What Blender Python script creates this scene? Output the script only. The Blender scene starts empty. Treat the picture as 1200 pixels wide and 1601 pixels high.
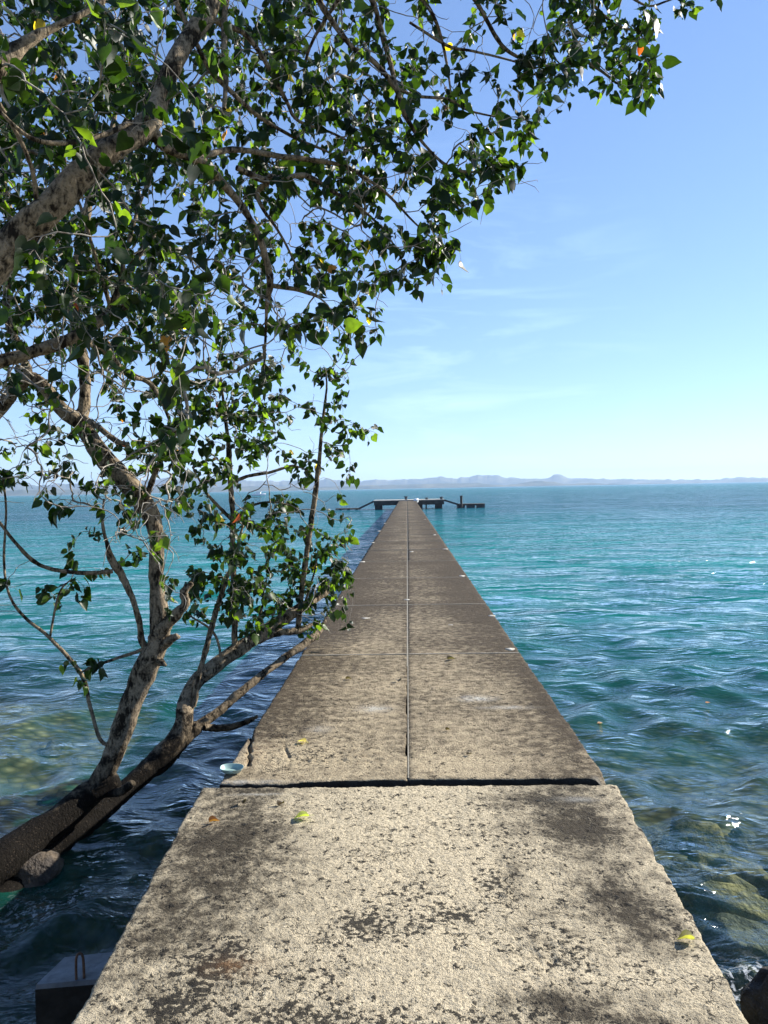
import bpy, math, random
import numpy as np
from mathutils import Matrix, Vector
R = math.radians
SC = bpy.context.scene
COL = SC.collection
# ------------------------------------------------------------------ camera
F = 1203.0
CAM = np.array([0.0, 0.0, 2.51])
YAW, PIT, ROL = R(1.747), R(1.738), R(1.05)
_f = np.array([-math.sin(YAW)*math.cos(PIT), math.cos(YAW)*math.cos(PIT), -math.sin(PIT)])
_r0 = np.array([math.cos(YAW), math.sin(YAW), 0.0])
_u0 = np.cross(_r0, _f)
_r = math.cos(ROL)*_r0 - math.sin(ROL)*_u0
_u = math.cos(ROL)*_u0 + math.sin(ROL)*_r0
cd = bpy.data.cameras.new("camera"); co = bpy.data.objects.new("camera", cd); COL.objects.link(co)
m = Matrix(((_r[0], _u[0], -_f[0], CAM[0]), (_r[1], _u[1], -_f[1], CAM[1]), (_r[2], _u[2], -_f[2], CAM[2]), (0, 0, 0, 1)))
co.matrix_world = m
cd.sensor_fit = 'VERTICAL'; cd.sensor_height = 24.0; cd.lens = 24.0*F/1601.0
cd.clip_start = 0.05; cd.clip_end = 60000
SC.camera = co
# ------------------------------------------------------------------ sky, sun, exposure
SUN_EL, SUN_AZ = R(30), R(60)          # azimuth measured clockwise from +Y (to the right)
w = bpy.data.worlds.new("World"); SC.world = w; w.use_nodes = True
nt = w.node_tree; nt.nodes.clear()
out = nt.nodes.new('ShaderNodeOutputWorld'); bg = nt.nodes.new('ShaderNodeBackground')
sky = nt.nodes.new('ShaderNodeTexSky'); sky.sky_type = 'NISHITA'; sky.sun_disc = False
sky.sun_elevation = SUN_EL; sky.sun_rotation = SUN_AZ
sky.air_density = .85; sky.dust_density = 0.0; sky.ozone_density = 3.0
bg.inputs['Strength'].default_value = 0.085
# thin high cirrus, seen only as a slightly paler veil
tc = nt.nodes.new('ShaderNodeTexCoord')
mp = nt.nodes.new('ShaderNodeMapping'); mp.inputs['Scale'].default_value = (2.2, 2.2, 13.0); mp.inputs['Rotation'].default_value = (0, R(7), 0)
n1 = nt.nodes.new('ShaderNodeTexNoise'); n1.inputs['Scale'].default_value = 2.3; n1.inputs['Detail'].default_value = 8; n1.inputs['Roughness'].default_value = .6; n1.inputs['Distortion'].default_value = .7
rp = nt.nodes.new('ShaderNodeValToRGB'); rp.color_ramp.elements[0].position = .5; rp.color_ramp.elements[1].position = .8
nt.links.new(tc.outputs['Generated'], mp.inputs['Vector']); nt.links.new(mp.outputs[0], n1.inputs['Vector']); nt.links.new(n1.outputs[0], rp.inputs[0])
dt = nt.nodes.new('ShaderNodeVectorMath'); dt.operation = 'DISTANCE'
cdir = _f + _r*(690-600)/F + _u*(800-560)/F; cdir /= np.linalg.norm(cdir)
dt.inputs[1].default_value = tuple(cdir); nt.links.new(tc.outputs['Generated'], dt.inputs[0])
mr = nt.nodes.new('ShaderNodeMapRange'); mr.inputs[1].default_value = .30; mr.inputs[2].default_value = .02; mr.inputs[3].default_value = 0.0; mr.inputs[4].default_value = .42
nt.links.new(dt.outputs['Value'], mr.inputs[0])
mu = nt.nodes.new('ShaderNodeMath'); mu.operation = 'MULTIPLY'; nt.links.new(rp.outputs[0], mu.inputs[0]); nt.links.new(mr.outputs[0], mu.inputs[1])
mx = nt.nodes.new('ShaderNodeMix'); mx.data_type = 'RGBA'; mx.inputs[7].default_value = (6.0, 8.0, 9.0, 1)
tint = nt.nodes.new('ShaderNodeMix'); tint.data_type = 'RGBA'; tint.blend_type = 'MULTIPLY'; tint.inputs[0].default_value = 1.0
tint.inputs[7].default_value = (1.13, 1.30, 1.62, 1)
gm = nt.nodes.new('ShaderNodeGamma'); gm.inputs[1].default_value = .72; nt.links.new(sky.outputs[0], gm.inputs[0]); nt.links.new(gm.outputs[0], tint.inputs[6]); nt.links.new(tint.outputs[2], mx.inputs[6])
nt.links.new(mu.outputs[0], mx.inputs[0]); nt.links.new(mx.outputs[2], bg.inputs[0]); nt.links.new(bg.outputs[0], out.inputs[0])
sd = bpy.data.lights.new("sun", 'SUN'); sd.energy = 5.0; sd.angle = R(0.53); sd.color = (1.0, 0.95, 0.86)
so = bpy.data.objects.new("sun", sd); COL.objects.link(so)
_sd = Vector((math.sin(SUN_AZ)*math.cos(SUN_EL), math.cos(SUN_AZ)*math.cos(SUN_EL), math.sin(SUN_EL)))
so.rotation_euler = _sd.to_track_quat('Z', 'Y').to_euler()
SC.view_settings.view_transform = 'Standard'; SC.view_settings.look = 'None'
SC.view_settings.exposure = 1.25; SC.view_settings.gamma = 1.0; SC.view_settings.use_curve_mapping = False

# ------------------------------------------------------------------ helpers
rng = np.random.default_rng(7); random.seed(7)
def U(px, py, D):
    return CAM + (_f + _r*(px-600)/F + _u*(800.5-py)/F)*D
def G(px, py, z):
    d = _f + _r*(px-600)/F + _u*(800.5-py)/F
    return CAM + d*((z-CAM[2])/d[2])
def tag(o, label=None, cat=None, group=None, kind=None):
    if label: o['label'] = label
    if cat: o['category'] = cat
    if group: o['group'] = group
    if kind: o['kind'] = kind
    return o
def empty(name, loc=(0, 0, 0)):
    o = bpy.data.objects.new(name, None); COL.objects.link(o); o.location = tuple(loc); o.empty_display_size = .2
    return o
def mesh(name, V, Fs, mat=None, parent=None, smooth=True, attrs=None):
    """V (n,3); Fs list of int arrays of shape (k,3) / (k,4)"""
    V = np.asarray(V, np.float32); me = bpy.data.meshes.new(name)
    if isinstance(Fs, np.ndarray): Fs = [Fs]
    Fs = [np.asarray(f, np.int32) for f in Fs if len(f)]
    me.vertices.add(len(V)); me.vertices.foreach_set('co', V.ravel())
    loops = np.concatenate([f.ravel() for f in Fs])
    tot = np.concatenate([np.full(len(f), f.shape[1], np.int32) for f in Fs])
    st = np.concatenate([[0], np.cumsum(tot)[:-1]]).astype(np.int32)
    me.loops.add(len(loops)); me.loops.foreach_set('vertex_index', loops)
    me.polygons.add(len(tot)); me.polygons.foreach_set('loop_start', st); me.polygons.foreach_set('loop_total', tot)
    me.polygons.foreach_set('use_smooth', np.full(len(tot), smooth, bool))
    me.update(calc_edges=True)
    for k, a in (attrs or {}).items():
        a = np.asarray(a, np.float32)
        if a.ndim == 1:
            at = me.attributes.new(k, 'FLOAT', 'POINT'); at.data.foreach_set('value', a)
        else:
            at = me.attributes.new(k, 'FLOAT_COLOR', 'POINT')
            at.data.foreach_set('color', np.concatenate([a, np.ones((len(a), 1), np.float32)], 1).ravel())
    if mat: me.materials.append(mat)
    o = bpy.data.objects.new(name, me); COL.objects.link(o)
    if parent:
        o.parent = parent
        if parent.type == 'EMPTY' or True:
            o.matrix_parent_inverse = Matrix.Translation(-Vector(parent.location))
    return o
class MB:
    def __init__(s): s.V = []; s.F = []; s.n = 0
    def add(s, V, F):
        s.V.append(np.asarray(V, float)); s.F.append(np.asarray(F)+s.n); s.n += len(V)
    def box(s, x0, x1, y0, y1, z0, z1, b=0.0):
        V = np.array([(x, y, z) for z in (z0, z1) for y in (y0, y1) for x in (x0, x1)], float)
        s.add(V, np.array([(0, 2, 3, 1), (4, 5, 7, 6), (0, 1, 5, 4), (2, 6, 7, 3), (0, 4, 6, 2), (1, 3, 7, 5)]))
        return s
    def tube(s, P, rad, n=8, cap=True):
        V, Fq = tube(P, rad, n)
        s.add(V, Fq)
        if cap:
            k = len(P)
            s.add(np.vstack([V[:n], V[:n].mean(0)]), np.array([(n, (i+1) % n, i, i) for i in range(n)]))
            s.add(np.vstack([V[-n:], V[-n:].mean(0)]), np.array([(n, i, (i+1) % n, (i+1) % n) for i in range(n)]))
        return s
    def build(s, name, mat, parent=None, smooth=False):
        F = np.concatenate(s.F); tri = F[:, 3] == F[:, 2]
        o = mesh(name, np.concatenate(s.V), [F[~tri], F[tri][:, :3]], mat, parent, smooth)
        return o
def frames(P):
    P = np.asarray(P, float); T = np.gradient(P, axis=0); T /= np.linalg.norm(T, axis=1, keepdims=True)+1e-12
    ref = np.array([0.3, 0.2, 1.0]) if abs(T[0][2]) < .9 else np.array([1.0, 0.2, 0])
    N = np.zeros_like(P); n = np.cross(T[0], ref); n /= np.linalg.norm(n)
    for i in range(len(P)):
        n = n - T[i]*np.dot(n, T[i]); n /= np.linalg.norm(n)+1e-12; N[i] = n
    return T, N, np.cross(T, N)
def tube(P, rad, n=8, rough=0.0, seed=0):
    P = np.asarray(P, float); k = len(P); rad = np.broadcast_to(np.asarray(rad, float), (k,))
    T, N, B = frames(P); a = np.linspace(0, 2*math.pi, n, endpoint=False)
    rr = np.ones((k, n))
    if rough > 0:
        g = np.random.default_rng(seed)
        for q in range(3):
            ph = g.uniform(0, 6.28, 3); fq = g.uniform(4, 30, 1)
            L = np.concatenate([[0], np.cumsum(np.linalg.norm(np.diff(P, axis=0), axis=1))])
            rr += rough*.5*np.sin(a[None, :]*(q+2)+ph[0]+np.sin(L*fq[0])[:, None])*np.cos(L*g.uniform(5, 22)+ph[1])[:, None]
        rr += rough*.35*g.normal(size=(k, n))
    V = P[:, None, :]+(N[:, None, :]*np.cos(a)[None, :, None]+B[:, None, :]*np.sin(a)[None, :, None])*(rad[:, None]*rr)[:, :, None]
    i = np.arange(k-1)[:, None]*n; j = np.arange(n)[None, :]; j2 = (j+1) % n
    Fq = np.stack([i+j, i+j2, i+n+j2, i+n+j], -1).reshape(-1, 4)
    return V.reshape(-1, 3), Fq
def catmull(P, step):
    P = np.asarray(P, float); n = len(P)
    if n == 2:
        k = max(2, int(np.linalg.norm(P[1][:3]-P[0][:3])/step)); t = np.linspace(0, 1, k+1)[:, None]
        return P[0]*(1-t)+P[1]*t
    Q = np.vstack([2*P[0]-P[1], P, 2*P[-1]-P[-2]]); res = []
    for i in range(1, n):
        p0, p1, p2, p3 = Q[i-1], Q[i], Q[i+1], Q[i+2]
        k = max(1, int(np.linalg.norm(p2[:3]-p1[:3])/step)); t = (np.arange(k)/k)[:, None]
        res.append(.5*((2*p1)+(-p0+p2)*t+(2*p0-5*p1+4*p2-p3)*t**2+(-p0+3*p1-3*p2+p3)*t**3))
    res.append(P[-1:]); return np.concatenate(res)
def vnoise2(x, y, seed=0):
    """smooth value noise on arrays"""
    g = np.random.default_rng(seed); T = g.random((64, 64))
    xi = np.floor(x).astype(int); yi = np.floor(y).astype(int); fx = x-xi; fy = y-yi
    fx = fx*fx*(3-2*fx); fy = fy*fy*(3-2*fy)
    a = T[xi % 64, yi % 64]; b = T[(xi+1) % 64, yi % 64]; c = T[xi % 64, (yi+1) % 64]; d = T[(xi+1) % 64, (yi+1) % 64]
    return (a*(1-fx)+b*fx)*(1-fy)+(c*(1-fx)+d*fx)*fy
def fbm2(x, y, oct=4, seed=0):
    s = 0; a = .5; t = 0
    for o in range(oct):
        s = s+a*vnoise2(x*2**o+o*17.3, y*2**o+o*5.1, seed+o); t += a; a *= .55
    return s/t
# material kit
class M:
    def __init__(s, name, rough=.7, spec=.3):
        s.m = bpy.data.materials.new(name); s.m.use_nodes = True; s.t = s.m.node_tree
        s.p = s.t.nodes['Principled BSDF']; s.p.inputs['Roughness'].default_value = rough; s.p.inputs['Specular IOR Level'].default_value = spec
        s.o = s.t.nodes['Material Output']
    def n(s, typ, **k):
        nd = s.t.nodes.new(typ)
        for a, v in k.items():
            if a.startswith('i_'):
                key = a[2:]; key = int(key) if key.isdigit() else key.replace('_', ' ')
                nd.inputs[key].default_value = v
            else: setattr(nd, a, v)
        return nd
    def l(s, a, b): s.t.links.new(a, b)
    def pos(s):
        return s.n('ShaderNodeNewGeometry').outputs['Position']
    def noise(s, vec, scale, detail=4, rough=.55, dist=0.0):
        nd = s.n('ShaderNodeTexNoise'); nd.inputs['Scale'].default_value = scale; nd.inputs['Detail'].default_value = detail
        nd.inputs['Roughness'].default_value = rough; nd.inputs['Distortion'].default_value = dist
        s.l(vec, nd.inputs['Vector']); return nd.outputs[0]
    def ramp(s, f, stops):
        r = s.n('ShaderNodeValToRGB'); e = r.color_ramp.elements
        while len(e) < len(stops): e.new(.5)
        for k, (p, c) in enumerate(stops):
            e[k].position = p; e[k].color = (c, c, c, 1) if isinstance(c, (int, float)) else (*c, 1)
        s.l(f, r.inputs[0]); return r.outputs[0]
    def mix(s, f, a, b, mode='MIX'):
        nd = s.n('ShaderNodeMix'); nd.data_type = 'RGBA'; nd.blend_type = mode
        for v, k in ((f, 0), (a, 6), (b, 7)):
            if isinstance(v, (int, float)): nd.inputs[k].default_value = v if k == 0 else (v, v, v, 1)
            elif isinstance(v, tuple): nd.inputs[k].default_value = (*v, 1)
            else: s.l(v, nd.inputs[k])
        return nd.outputs[2]
    def math(s, op, a, b=0.0, c=None, clamp=False):
        nd = s.n('ShaderNodeMath'); nd.operation = op; nd.use_clamp = clamp
        for v, k in ((a, 0), (b, 1), (c, 2)):
            if v is None: continue
            if isinstance(v, (int, float)): nd.inputs[k].default_value = v
            else: s.l(v, nd.inputs[k])
        return nd.outputs[0]
    def attr(s, name, col=False):
        nd = s.n('ShaderNodeAttribute'); nd.attribute_name = name
        return nd.outputs['Color' if col else 'Fac']
    def bump(s, h, dist, strength=1.0, normal=None):
        nd = s.n('ShaderNodeBump'); nd.inputs['Distance'].default_value = dist; nd.inputs['Strength'].default_value = strength
        s.l(h, nd.inputs['Height'])
        if normal is not None: s.l(normal, nd.inputs['Normal'])
        return nd.outputs[0]
    def scaled(s, vec, sc):
        nd = s.n('ShaderNodeMapping'); nd.inputs['Scale'].default_value = sc; s.l(vec, nd.inputs['Vector']); return nd.outputs[0]
    def base(s, c):
        if isinstance(c, tuple): s.p.inputs['Base Color'].default_value = (*c, 1)
        else: s.l(c, s.p.inputs['Base Color'])
        return s
    def nrm(s, n): s.l(n, s.p.inputs['Normal']); return s
def simple(name, c, var=.35, scale=12, rough=.7, bump=.004, spec=.3, metal=0.0):
    k = M(name, rough, spec); P = k.pos(); nz = k.noise(P, scale, 5)
    lo = tuple(v*(1-var) for v in c); hi = tuple(min(1, v*(1+var)) for v in c)
    k.base(k.mix(k.ramp(nz, [(.3, 0.0), (.7, 1.0)]), lo, hi)); k.nrm(k.bump(k.noise(P, scale*3, 5), bump)); k.p.inputs['Metallic'].default_value = metal
    return k.m
# ------------------------------------------------------------------ materials
def concrete_mat(name, light, dark, pitmat=True):
    k = M(name, .93, .15); P = k.pos()
    big = k.noise(P, 1.7, 5, .6); mid = k.noise(P, 14, 5, .65); grain = k.noise(P, 75, 4, .75); fine = k.noise(P, 260, 2, .7)
    st = k.attr('stain'); pit = k.attr('pit')
    f = k.math('ADD', st, k.math('MULTIPLY', k.math('SUBTRACT', mid, .5), 1.9))
    f = k.math('ADD', f, k.math('MULTIPLY', k.math('SUBTRACT', grain, .5), 2.4)); f = k.math('ADD', f, k.math('MULTIPLY', k.math('SUBTRACT', fine, .5), 1.4))
    f = k.math('ADD', f, k.math('MULTIPLY', k.math('SUBTRACT', big, .5), .6))
    f = k.ramp(f, [(.20, 0.0), (.80, 1.0)])
    c = k.mix(f, light, dark)
    sp = k.ramp(k.math('ADD', k.math('MULTIPLY', grain, .6), k.math('MULTIPLY', fine, .4)), [(.37, .12), (.50, .95), (.64, 1.3)])
    c = k.mix(1.0, c, sp, 'MULTIPLY')
    # small crumbly black specks where the surface has broken up
    vo = k.n('ShaderNodeTexVoronoi', feature='F1'); vo.inputs['Scale'].default_value = 30; vo.inputs['Randomness'].default_value = 1
    wv = k.n('ShaderNodeVectorMath', operation='ADD'); k.l(P, wv.inputs[0])
    nzc = k.n('ShaderNodeTexNoise'); nzc.inputs['Scale'].default_value = 60; k.l(P, nzc.inputs['Vector'])
    sb = k.n('ShaderNodeVectorMath', operation='MULTIPLY_ADD'); k.l(nzc.outputs['Color'], sb.inputs[0]); sb.inputs[1].default_value = (.06,)*3; sb.inputs[2].default_value = (-.03,)*3
    k.l(sb.outputs[0], wv.inputs[1]); k.l(wv.outputs[0], vo.inputs['Vector'])
    dots = k.ramp(vo.outputs['Distance'], [(.26, 1.0), (.44, 0.0)])
    sel = k.math('LESS_THAN', k.n('ShaderNodeSeparateColor').outputs[0], .5)
    sc_ = [n for n in k.t.nodes if n.bl_idname == 'ShaderNodeSeparateColor'][0]; k.l(vo.outputs['Color'], sc_.inputs[0])
    thr = k.math('MULTIPLY', pit, 1.3); selnode = sel.node; k.l(thr, selnode.inputs[1])
    crumb = k.math('MULTIPLY', dots, sel)
    cn = k.noise(P, 44, 6, .62, .3); cm = k.noise(P, 4.0, 3, .5)
    cs = k.math('ADD', cn, k.math('ADD', k.math('MULTIPLY', pit, .20), k.math('MULTIPLY', k.math('SUBTRACT', cm, .5), .35)))
    crumb = k.math('MAXIMUM', k.math('MULTIPLY', crumb, k.ramp(cn, [(.40, 0.0), (.50, 1.0)])), k.ramp(cs, [(.665, 0.0), (.715, 1.0)]))
    c = k.mix(k.math('MULTIPLY', crumb, .93), c, (.020, .018, .015))
    # hairline cracks
    v2 = k.n('ShaderNodeTexVoronoi', feature='DISTANCE_TO_EDGE'); v2.inputs['Scale'].default_value = 3.1
    w2 = k.n('ShaderNodeVectorMath', operation='ADD'); k.l(P, w2.inputs[0]); n2 = k.n('ShaderNodeTexNoise'); n2.inputs['Scale'].default_value = 9; n2.inputs['Detail'].default_value = 5; k.l(P, n2.inputs['Vector'])
    s2 = k.n('ShaderNodeVectorMath', operation='SCALE'); s2.inputs[3].default_value = .3; k.l(n2.outputs['Color'], s2.inputs[0]); k.l(s2.outputs[0], w2.inputs[1]); k.l(w2.outputs[0], v2.inputs['Vector'])
    cr = k.math('MULTIPLY', k.ramp(v2.outputs['Distance'], [(.0, 1.0), (.012, 0.0)]), k.ramp(k.noise(P, 2.3, 2), [(.5, 0.0), (.6, .75)]))
    c = k.mix(cr, c, (.05, .045, .04))
    # rust bloom
    ru = k.attr('rust'); c = k.mix(k.math('MULTIPLY', ru, k.ramp(mid, [(.4, .2), (.65, 1.0)])), c, (.24, .13, .06))
    wh = k.attr('lime'); c = k.mix(k.math('MULTIPLY', wh, k.ramp(mid, [(.35, .25), (.6, 1.0)])), c, (.66, .64, .58))
    k.base(c)
    h = k.math('ADD', k.math('MULTIPLY', mid, .6), k.math('MULTIPLY', grain, .55)); h = k.math('ADD', h, k.math('MULTIPLY', fine, .16))
    h = k.math('SUBTRACT', h, k.math('MULTIPLY', crumb, -.5)); h = k.math('SUBTRACT', h, k.math('MULTIPLY', cr, .8))
    k.nrm(k.bump(h, .034, 1.0))
    return k.m
MAT = {}
MAT['conc_near'] = concrete_mat('weathered_concrete_light', (.56, .475, .33), (.060, .049, .034))
MAT['conc_far'] = concrete_mat('weathered_concrete_brown', (.47, .385, .255), (.075, .057, .037))
MAT['conc_dark'] = simple('dark_concrete', (.055, .052, .047), .4, 3, .9, .02)  # dark tone shared by beams, piles, legs and abutment
MAT['conc_face'] = simple('shade_black_concrete_face', (.030, .026, .021), .4, 9, .9, .01, .1)  # near-black paints the gap's shade into the slab sides; block sides share it
MAT['lime'] = simple('lime_mortar', (.36, .34, .29), .35, 30, .9, .004)
MAT['mortar'] = simple('pale_joint_mortar', (.22, .20, .16), .3, 40, .9, .003)
MAT['steel'] = simple('dark_painted_steel', (.045, .05, .055), .3, 9, .5, .001, .4)
MAT['wood'] = simple('wet_dark_timber', (.07, .058, .048), .4, 6, .8, .006)
MAT['rust'] = simple('rusty_iron', (.10, .055, .035), .5, 40, .75, .003)
MAT['white'] = simple('white_paint', (.75, .76, .77), .08, 3, .45, .001)
MAT['gap'] = simple('black_gap_shade', (.02, .018, .016), .3, 40, .9, .003)  # unused near-black meant to stand in for shade in the gap

def bark():
    k = M('pale_fissured_bark', .9, .1); P = k.pos()
    a = k.noise(P, 9, 6, .65); b = k.noise(P, 55, 5, .7); c = k.noise(k.scaled(P, (1, 1, .35)), 34, 4, .6, 1.0)
    f = k.ramp(k.math('ADD', k.math('MULTIPLY', a, .55), k.math('MULTIPLY', c, .45)), [(.43, 0.0), (.54, 1.0)])
    col = k.mix(f, (.020, .015, .010), (.25, .195, .13))
    zz = k.n('ShaderNodeSeparateXYZ'); k.l(P, zz.inputs[0])
    wet = k.ramp(k.math('ADD', zz.outputs[2], k.math('MULTIPLY', k.math('SUBTRACT', a, .5), .9)), [(.38, 1.0), (.72, 0.0)]); col = k.mix(wet, col, (.008, .0065, .005))  # 'wet' mask: pier's shadow on the low trunk and log painted into bark
    col = k.mix(1.0, col, k.ramp(b, [(.33, .4), (.5, 1.0), (.7, 1.15)]), 'MULTIPLY')
    vo = k.n('ShaderNodeTexVoronoi'); vo.inputs['Scale'].default_value = 60; k.l(P, vo.inputs['Vector'])
    col = k.mix(k.math('MULTIPLY', k.ramp(vo.outputs['Distance'], [(.12, 1.0), (.25, 0.0)]), k.ramp(a, [(.4, 0.0), (.6, .8)])), col, (.08, .06, .045))
    k.base(col); k.nrm(k.bump(k.math('ADD', k.math('MULTIPLY', c, .7), k.math('MULTIPLY', b, .4)), .02, .9)); return k.m
MAT['bark'] = bark()
def twigm():
    k = M('grey_twig_bark', .8, .25); P = k.pos(); a = k.noise(P, 30, 4)
    k.base(k.mix(k.ramp(a, [(.35, 0.0), (.65, 1.0)]), (.10, .08, .06), (.36, .33, .28))); k.nrm(k.bump(a, .003)); return k.m
MAT['twig'] = twigm()
def leafm():
    k = M('waxy_leaf', .45, .3); c = k.attr('tone', True); P = k.pos()
    c = k.mix(1.0, c, k.ramp(k.noise(P, 40, 3), [(.3, .75), (.7, 1.2)]), 'MULTIPLY')
    k.base(c)
    tr = k.n('ShaderNodeBsdfTranslucent'); cc = k.mix(1.0, c, (4.8, 5.2, 1.2), 'MULTIPLY'); k.l(cc, tr.inputs['Color'])
    mxs = k.n('ShaderNodeMixShader'); mxs.inputs[0].default_value = .36; k.l(k.p.outputs[0], mxs.inputs[1]); k.l(tr.outputs[0], mxs.inputs[2]); k.l(mxs.outputs[0], k.o.inputs[0])
    return k.m
MAT['leaf'] = leafm()
def rockm(name, a, b):
    k = M(name, .7, .4); P = k.pos(); n = k.noise(P, 5, 6, .65)
    k.base(k.mix(k.ramp(n, [(.42, 0.0), (.58, 1.0)]), a, b)); k.nrm(k.bump(k.noise(P, 16, 6), .06)); return k.m
MAT['rock_y'] = rockm('algae_covered_rock', (.10, .08, .03), (.46, .35, .15))
MAT['rock_g'] = rockm('grey_brown_rock', (.05, .045, .03), (.17, .15, .10))
MAT['rock_d'] = rockm('dark_wet_rock', (.03, .022, .016), (.10, .075, .05))
def bedm():
    k = M('stony_seabed', .9, .1); P = k.pos()
    vo = k.n('ShaderNodeTexVoronoi'); vo.inputs['Scale'].default_value = 6; k.l(P, vo.inputs['Vector'])
    a = k.mix(k.ramp(k.noise(P, 2, 5), [(.35, 0.0), (.65, 1.0)]), (.20, .17, .08), (.50, .43, .24))
    a = k.mix(1.0, a, k.ramp(vo.outputs['Distance'], [(.0, 1.25), (.55, .35)]), 'MULTIPLY'); k.base(a); k.nrm(k.bump(vo.outputs['Distance'], -.06)); return k.m
MAT['bed'] = bedm()

def waterm():
    k = M('sea_water'); P = k.pos(); k.t.nodes.remove(k.p)
    d = k.attr('depth'); dist = k.attr('dist'); foam = k.attr('foam')
    # colour of the water body with depth / seabed type
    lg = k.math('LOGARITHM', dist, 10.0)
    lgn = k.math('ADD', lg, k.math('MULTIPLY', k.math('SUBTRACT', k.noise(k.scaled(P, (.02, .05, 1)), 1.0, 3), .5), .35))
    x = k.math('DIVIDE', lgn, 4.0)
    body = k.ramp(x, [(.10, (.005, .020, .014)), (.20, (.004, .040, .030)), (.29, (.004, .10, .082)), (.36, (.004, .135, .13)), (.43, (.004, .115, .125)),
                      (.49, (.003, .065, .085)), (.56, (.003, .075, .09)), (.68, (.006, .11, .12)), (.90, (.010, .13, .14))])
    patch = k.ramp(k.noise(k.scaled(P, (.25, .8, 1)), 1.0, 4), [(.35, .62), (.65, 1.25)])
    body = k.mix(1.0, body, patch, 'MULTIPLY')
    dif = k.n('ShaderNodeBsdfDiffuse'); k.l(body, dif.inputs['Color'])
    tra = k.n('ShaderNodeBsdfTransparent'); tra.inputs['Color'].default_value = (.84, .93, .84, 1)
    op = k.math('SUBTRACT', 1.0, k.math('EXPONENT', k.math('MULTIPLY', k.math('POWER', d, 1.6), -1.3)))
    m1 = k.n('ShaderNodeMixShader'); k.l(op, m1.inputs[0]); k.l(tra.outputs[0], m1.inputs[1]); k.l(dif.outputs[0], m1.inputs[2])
    # ripples
    s1 = k.noise(k.scaled(P, (1.0, 1.9, 1)), 3.2, 3, .55, .4); s2 = k.noise(k.scaled(P, (1.0, 1.6, 1)), 11, 3, .6, .5); s3 = k.noise(k.scaled(P, (1, 2.2, 1)), .55, 3, .55, .3); s4 = k.noise(k.scaled(P, (1, 1.9, 1)), 1.25, 2, .5, .4); s5 = k.noise(k.scaled(P, (1, 1.5, 1)), 34, 2, .6, .3)
    far = k.ramp(k.math('DIVIDE', lg, 4.0), [(.25, 0.0), (.42, 1.0)])
    gust = k.ramp(k.noise(k.scaled(P, (.07, .24, 1)), 1.0, 3, .6), [(.36, .35), (.62, 1.5)]); gust2 = k.ramp(k.noise(k.scaled(P, (.4, 1.1, 1)), 1.0, 3, .6), [(.36, .25), (.64, 1.6)])
    far = k.math('MULTIPLY', far, gust); s1 = k.math('MULTIPLY', s1, gust2)
    h = k.math('ADD', k.math('MULTIPLY', s1, .060), k.math('MULTIPLY', s2, .009))
    far2 = k.ramp(k.math('DIVIDE', lg, 4.0), [(.22, 0.0), (.34, 1.0)])
    h = k.math('ADD', h, k.math('MULTIPLY', k.math('MULTIPLY', s3, far), .95)); h = k.math('ADD', h, k.math('MULTIPLY', k.math('MULTIPLY', s4, far2), .26)); h = k.math('ADD', h, k.math('MULTIPLY', s5, .0015))
    nr = k.bump(h, 1.0, .9)
    gl = k.n('ShaderNodeBsdfGlossy'); gl.inputs['Roughness'].default_value = .06; gl.inputs['Color'].default_value = (.95, .97, 1, 1); k.l(nr, gl.inputs['Normal'])
    ge = k.n('ShaderNodeNewGeometry'); dp = k.n('ShaderNodeVectorMath', operation='DOT_PRODUCT'); k.l(ge.outputs['Incoming'], dp.inputs[0]); k.l(nr, dp.inputs[1])
    cs = k.math('ABSOLUTE', dp.outputs['Value']); fz = k.math('MULTIPLY_ADD', k.math('POWER', k.math('SUBTRACT', 1.0, cs, clamp=True), 5.0), .972, .028)
    m2 = k.n('ShaderNodeMixShader'); k.l(fz, m2.inputs[0]); k.l(m1.outputs[0], m2.inputs[1]); k.l(gl.outputs[0], m2.inputs[2])
    fo = k.n('ShaderNodeBsdfDiffuse'); fo.inputs['Color'].default_value = (.8, .83, .85, 1)
    fm = k.math('MULTIPLY', foam, k.ramp(k.noise(P, 22, 5, .7, .6), [(.52, 0.0), (.60, 1.0)]))
    m3 = k.n('ShaderNodeMixShader'); k.l(fm, m3.inputs[0]); k.l(m2.outputs[0], m3.inputs[1]); k.l(fo.outputs[0], m3.inputs[2])
    k.l(m3.outputs[0], k.o.inputs[0]); return k.m
MAT['water'] = waterm()

# ------------------------------------------------------------------ seabed + shore
def bed_z(x, y):
    z = -.24-.10*(y-2.6)-.0*x
    sh = np.clip((2.4-y)/5.0, 0, 1); z = np.where(y < 2.6, -.30+1.35*sh**1.2, z)
    left = np.clip((-x-1.2)/1.5, 0, 1)*np.clip((y+0.5)/3, 0, 1); z = z-1.3*left*np.clip(1-(-x-2.6)/2.5, 0, 1)*np.clip((7-y)/2, 0, 1)
    z = z+.62*np.exp(-((x+6.2)/2.6)**2-((y-9.5)/3.5)**2)
    z = z+.10*(fbm2(x*.9, y*.9, 3, 5)-.5)
    return np.maximum(z, -6)
xs = np.concatenate([-np.geomspace(60, 6, 25)[:-1], np.linspace(-6, 6, 90), np.geomspace(6, 60, 25)[1:]])
ys = np.concatenate([-np.geomspace(40, 2, 16)[:-1], np.linspace(-2, 16, 120), np.geomspace(16, 120, 20)[1:]])
X, Y = np.meshgrid(xs, ys); Z = bed_z(X, Y)
def gridf(nr, nc):
    i, j = np.meshgrid(np.arange(nr-1), np.arange(nc-1), indexing='ij'); a = i*nc+j
    return np.stack([a, a+1, a+nc+1, a+nc], -1).reshape(-1, 4)
o = mesh('seabed', np.stack([X, Y, Z], -1).reshape(-1, 3), gridf(*X.shape), MAT['bed']); tag(o, kind='structure')
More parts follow.
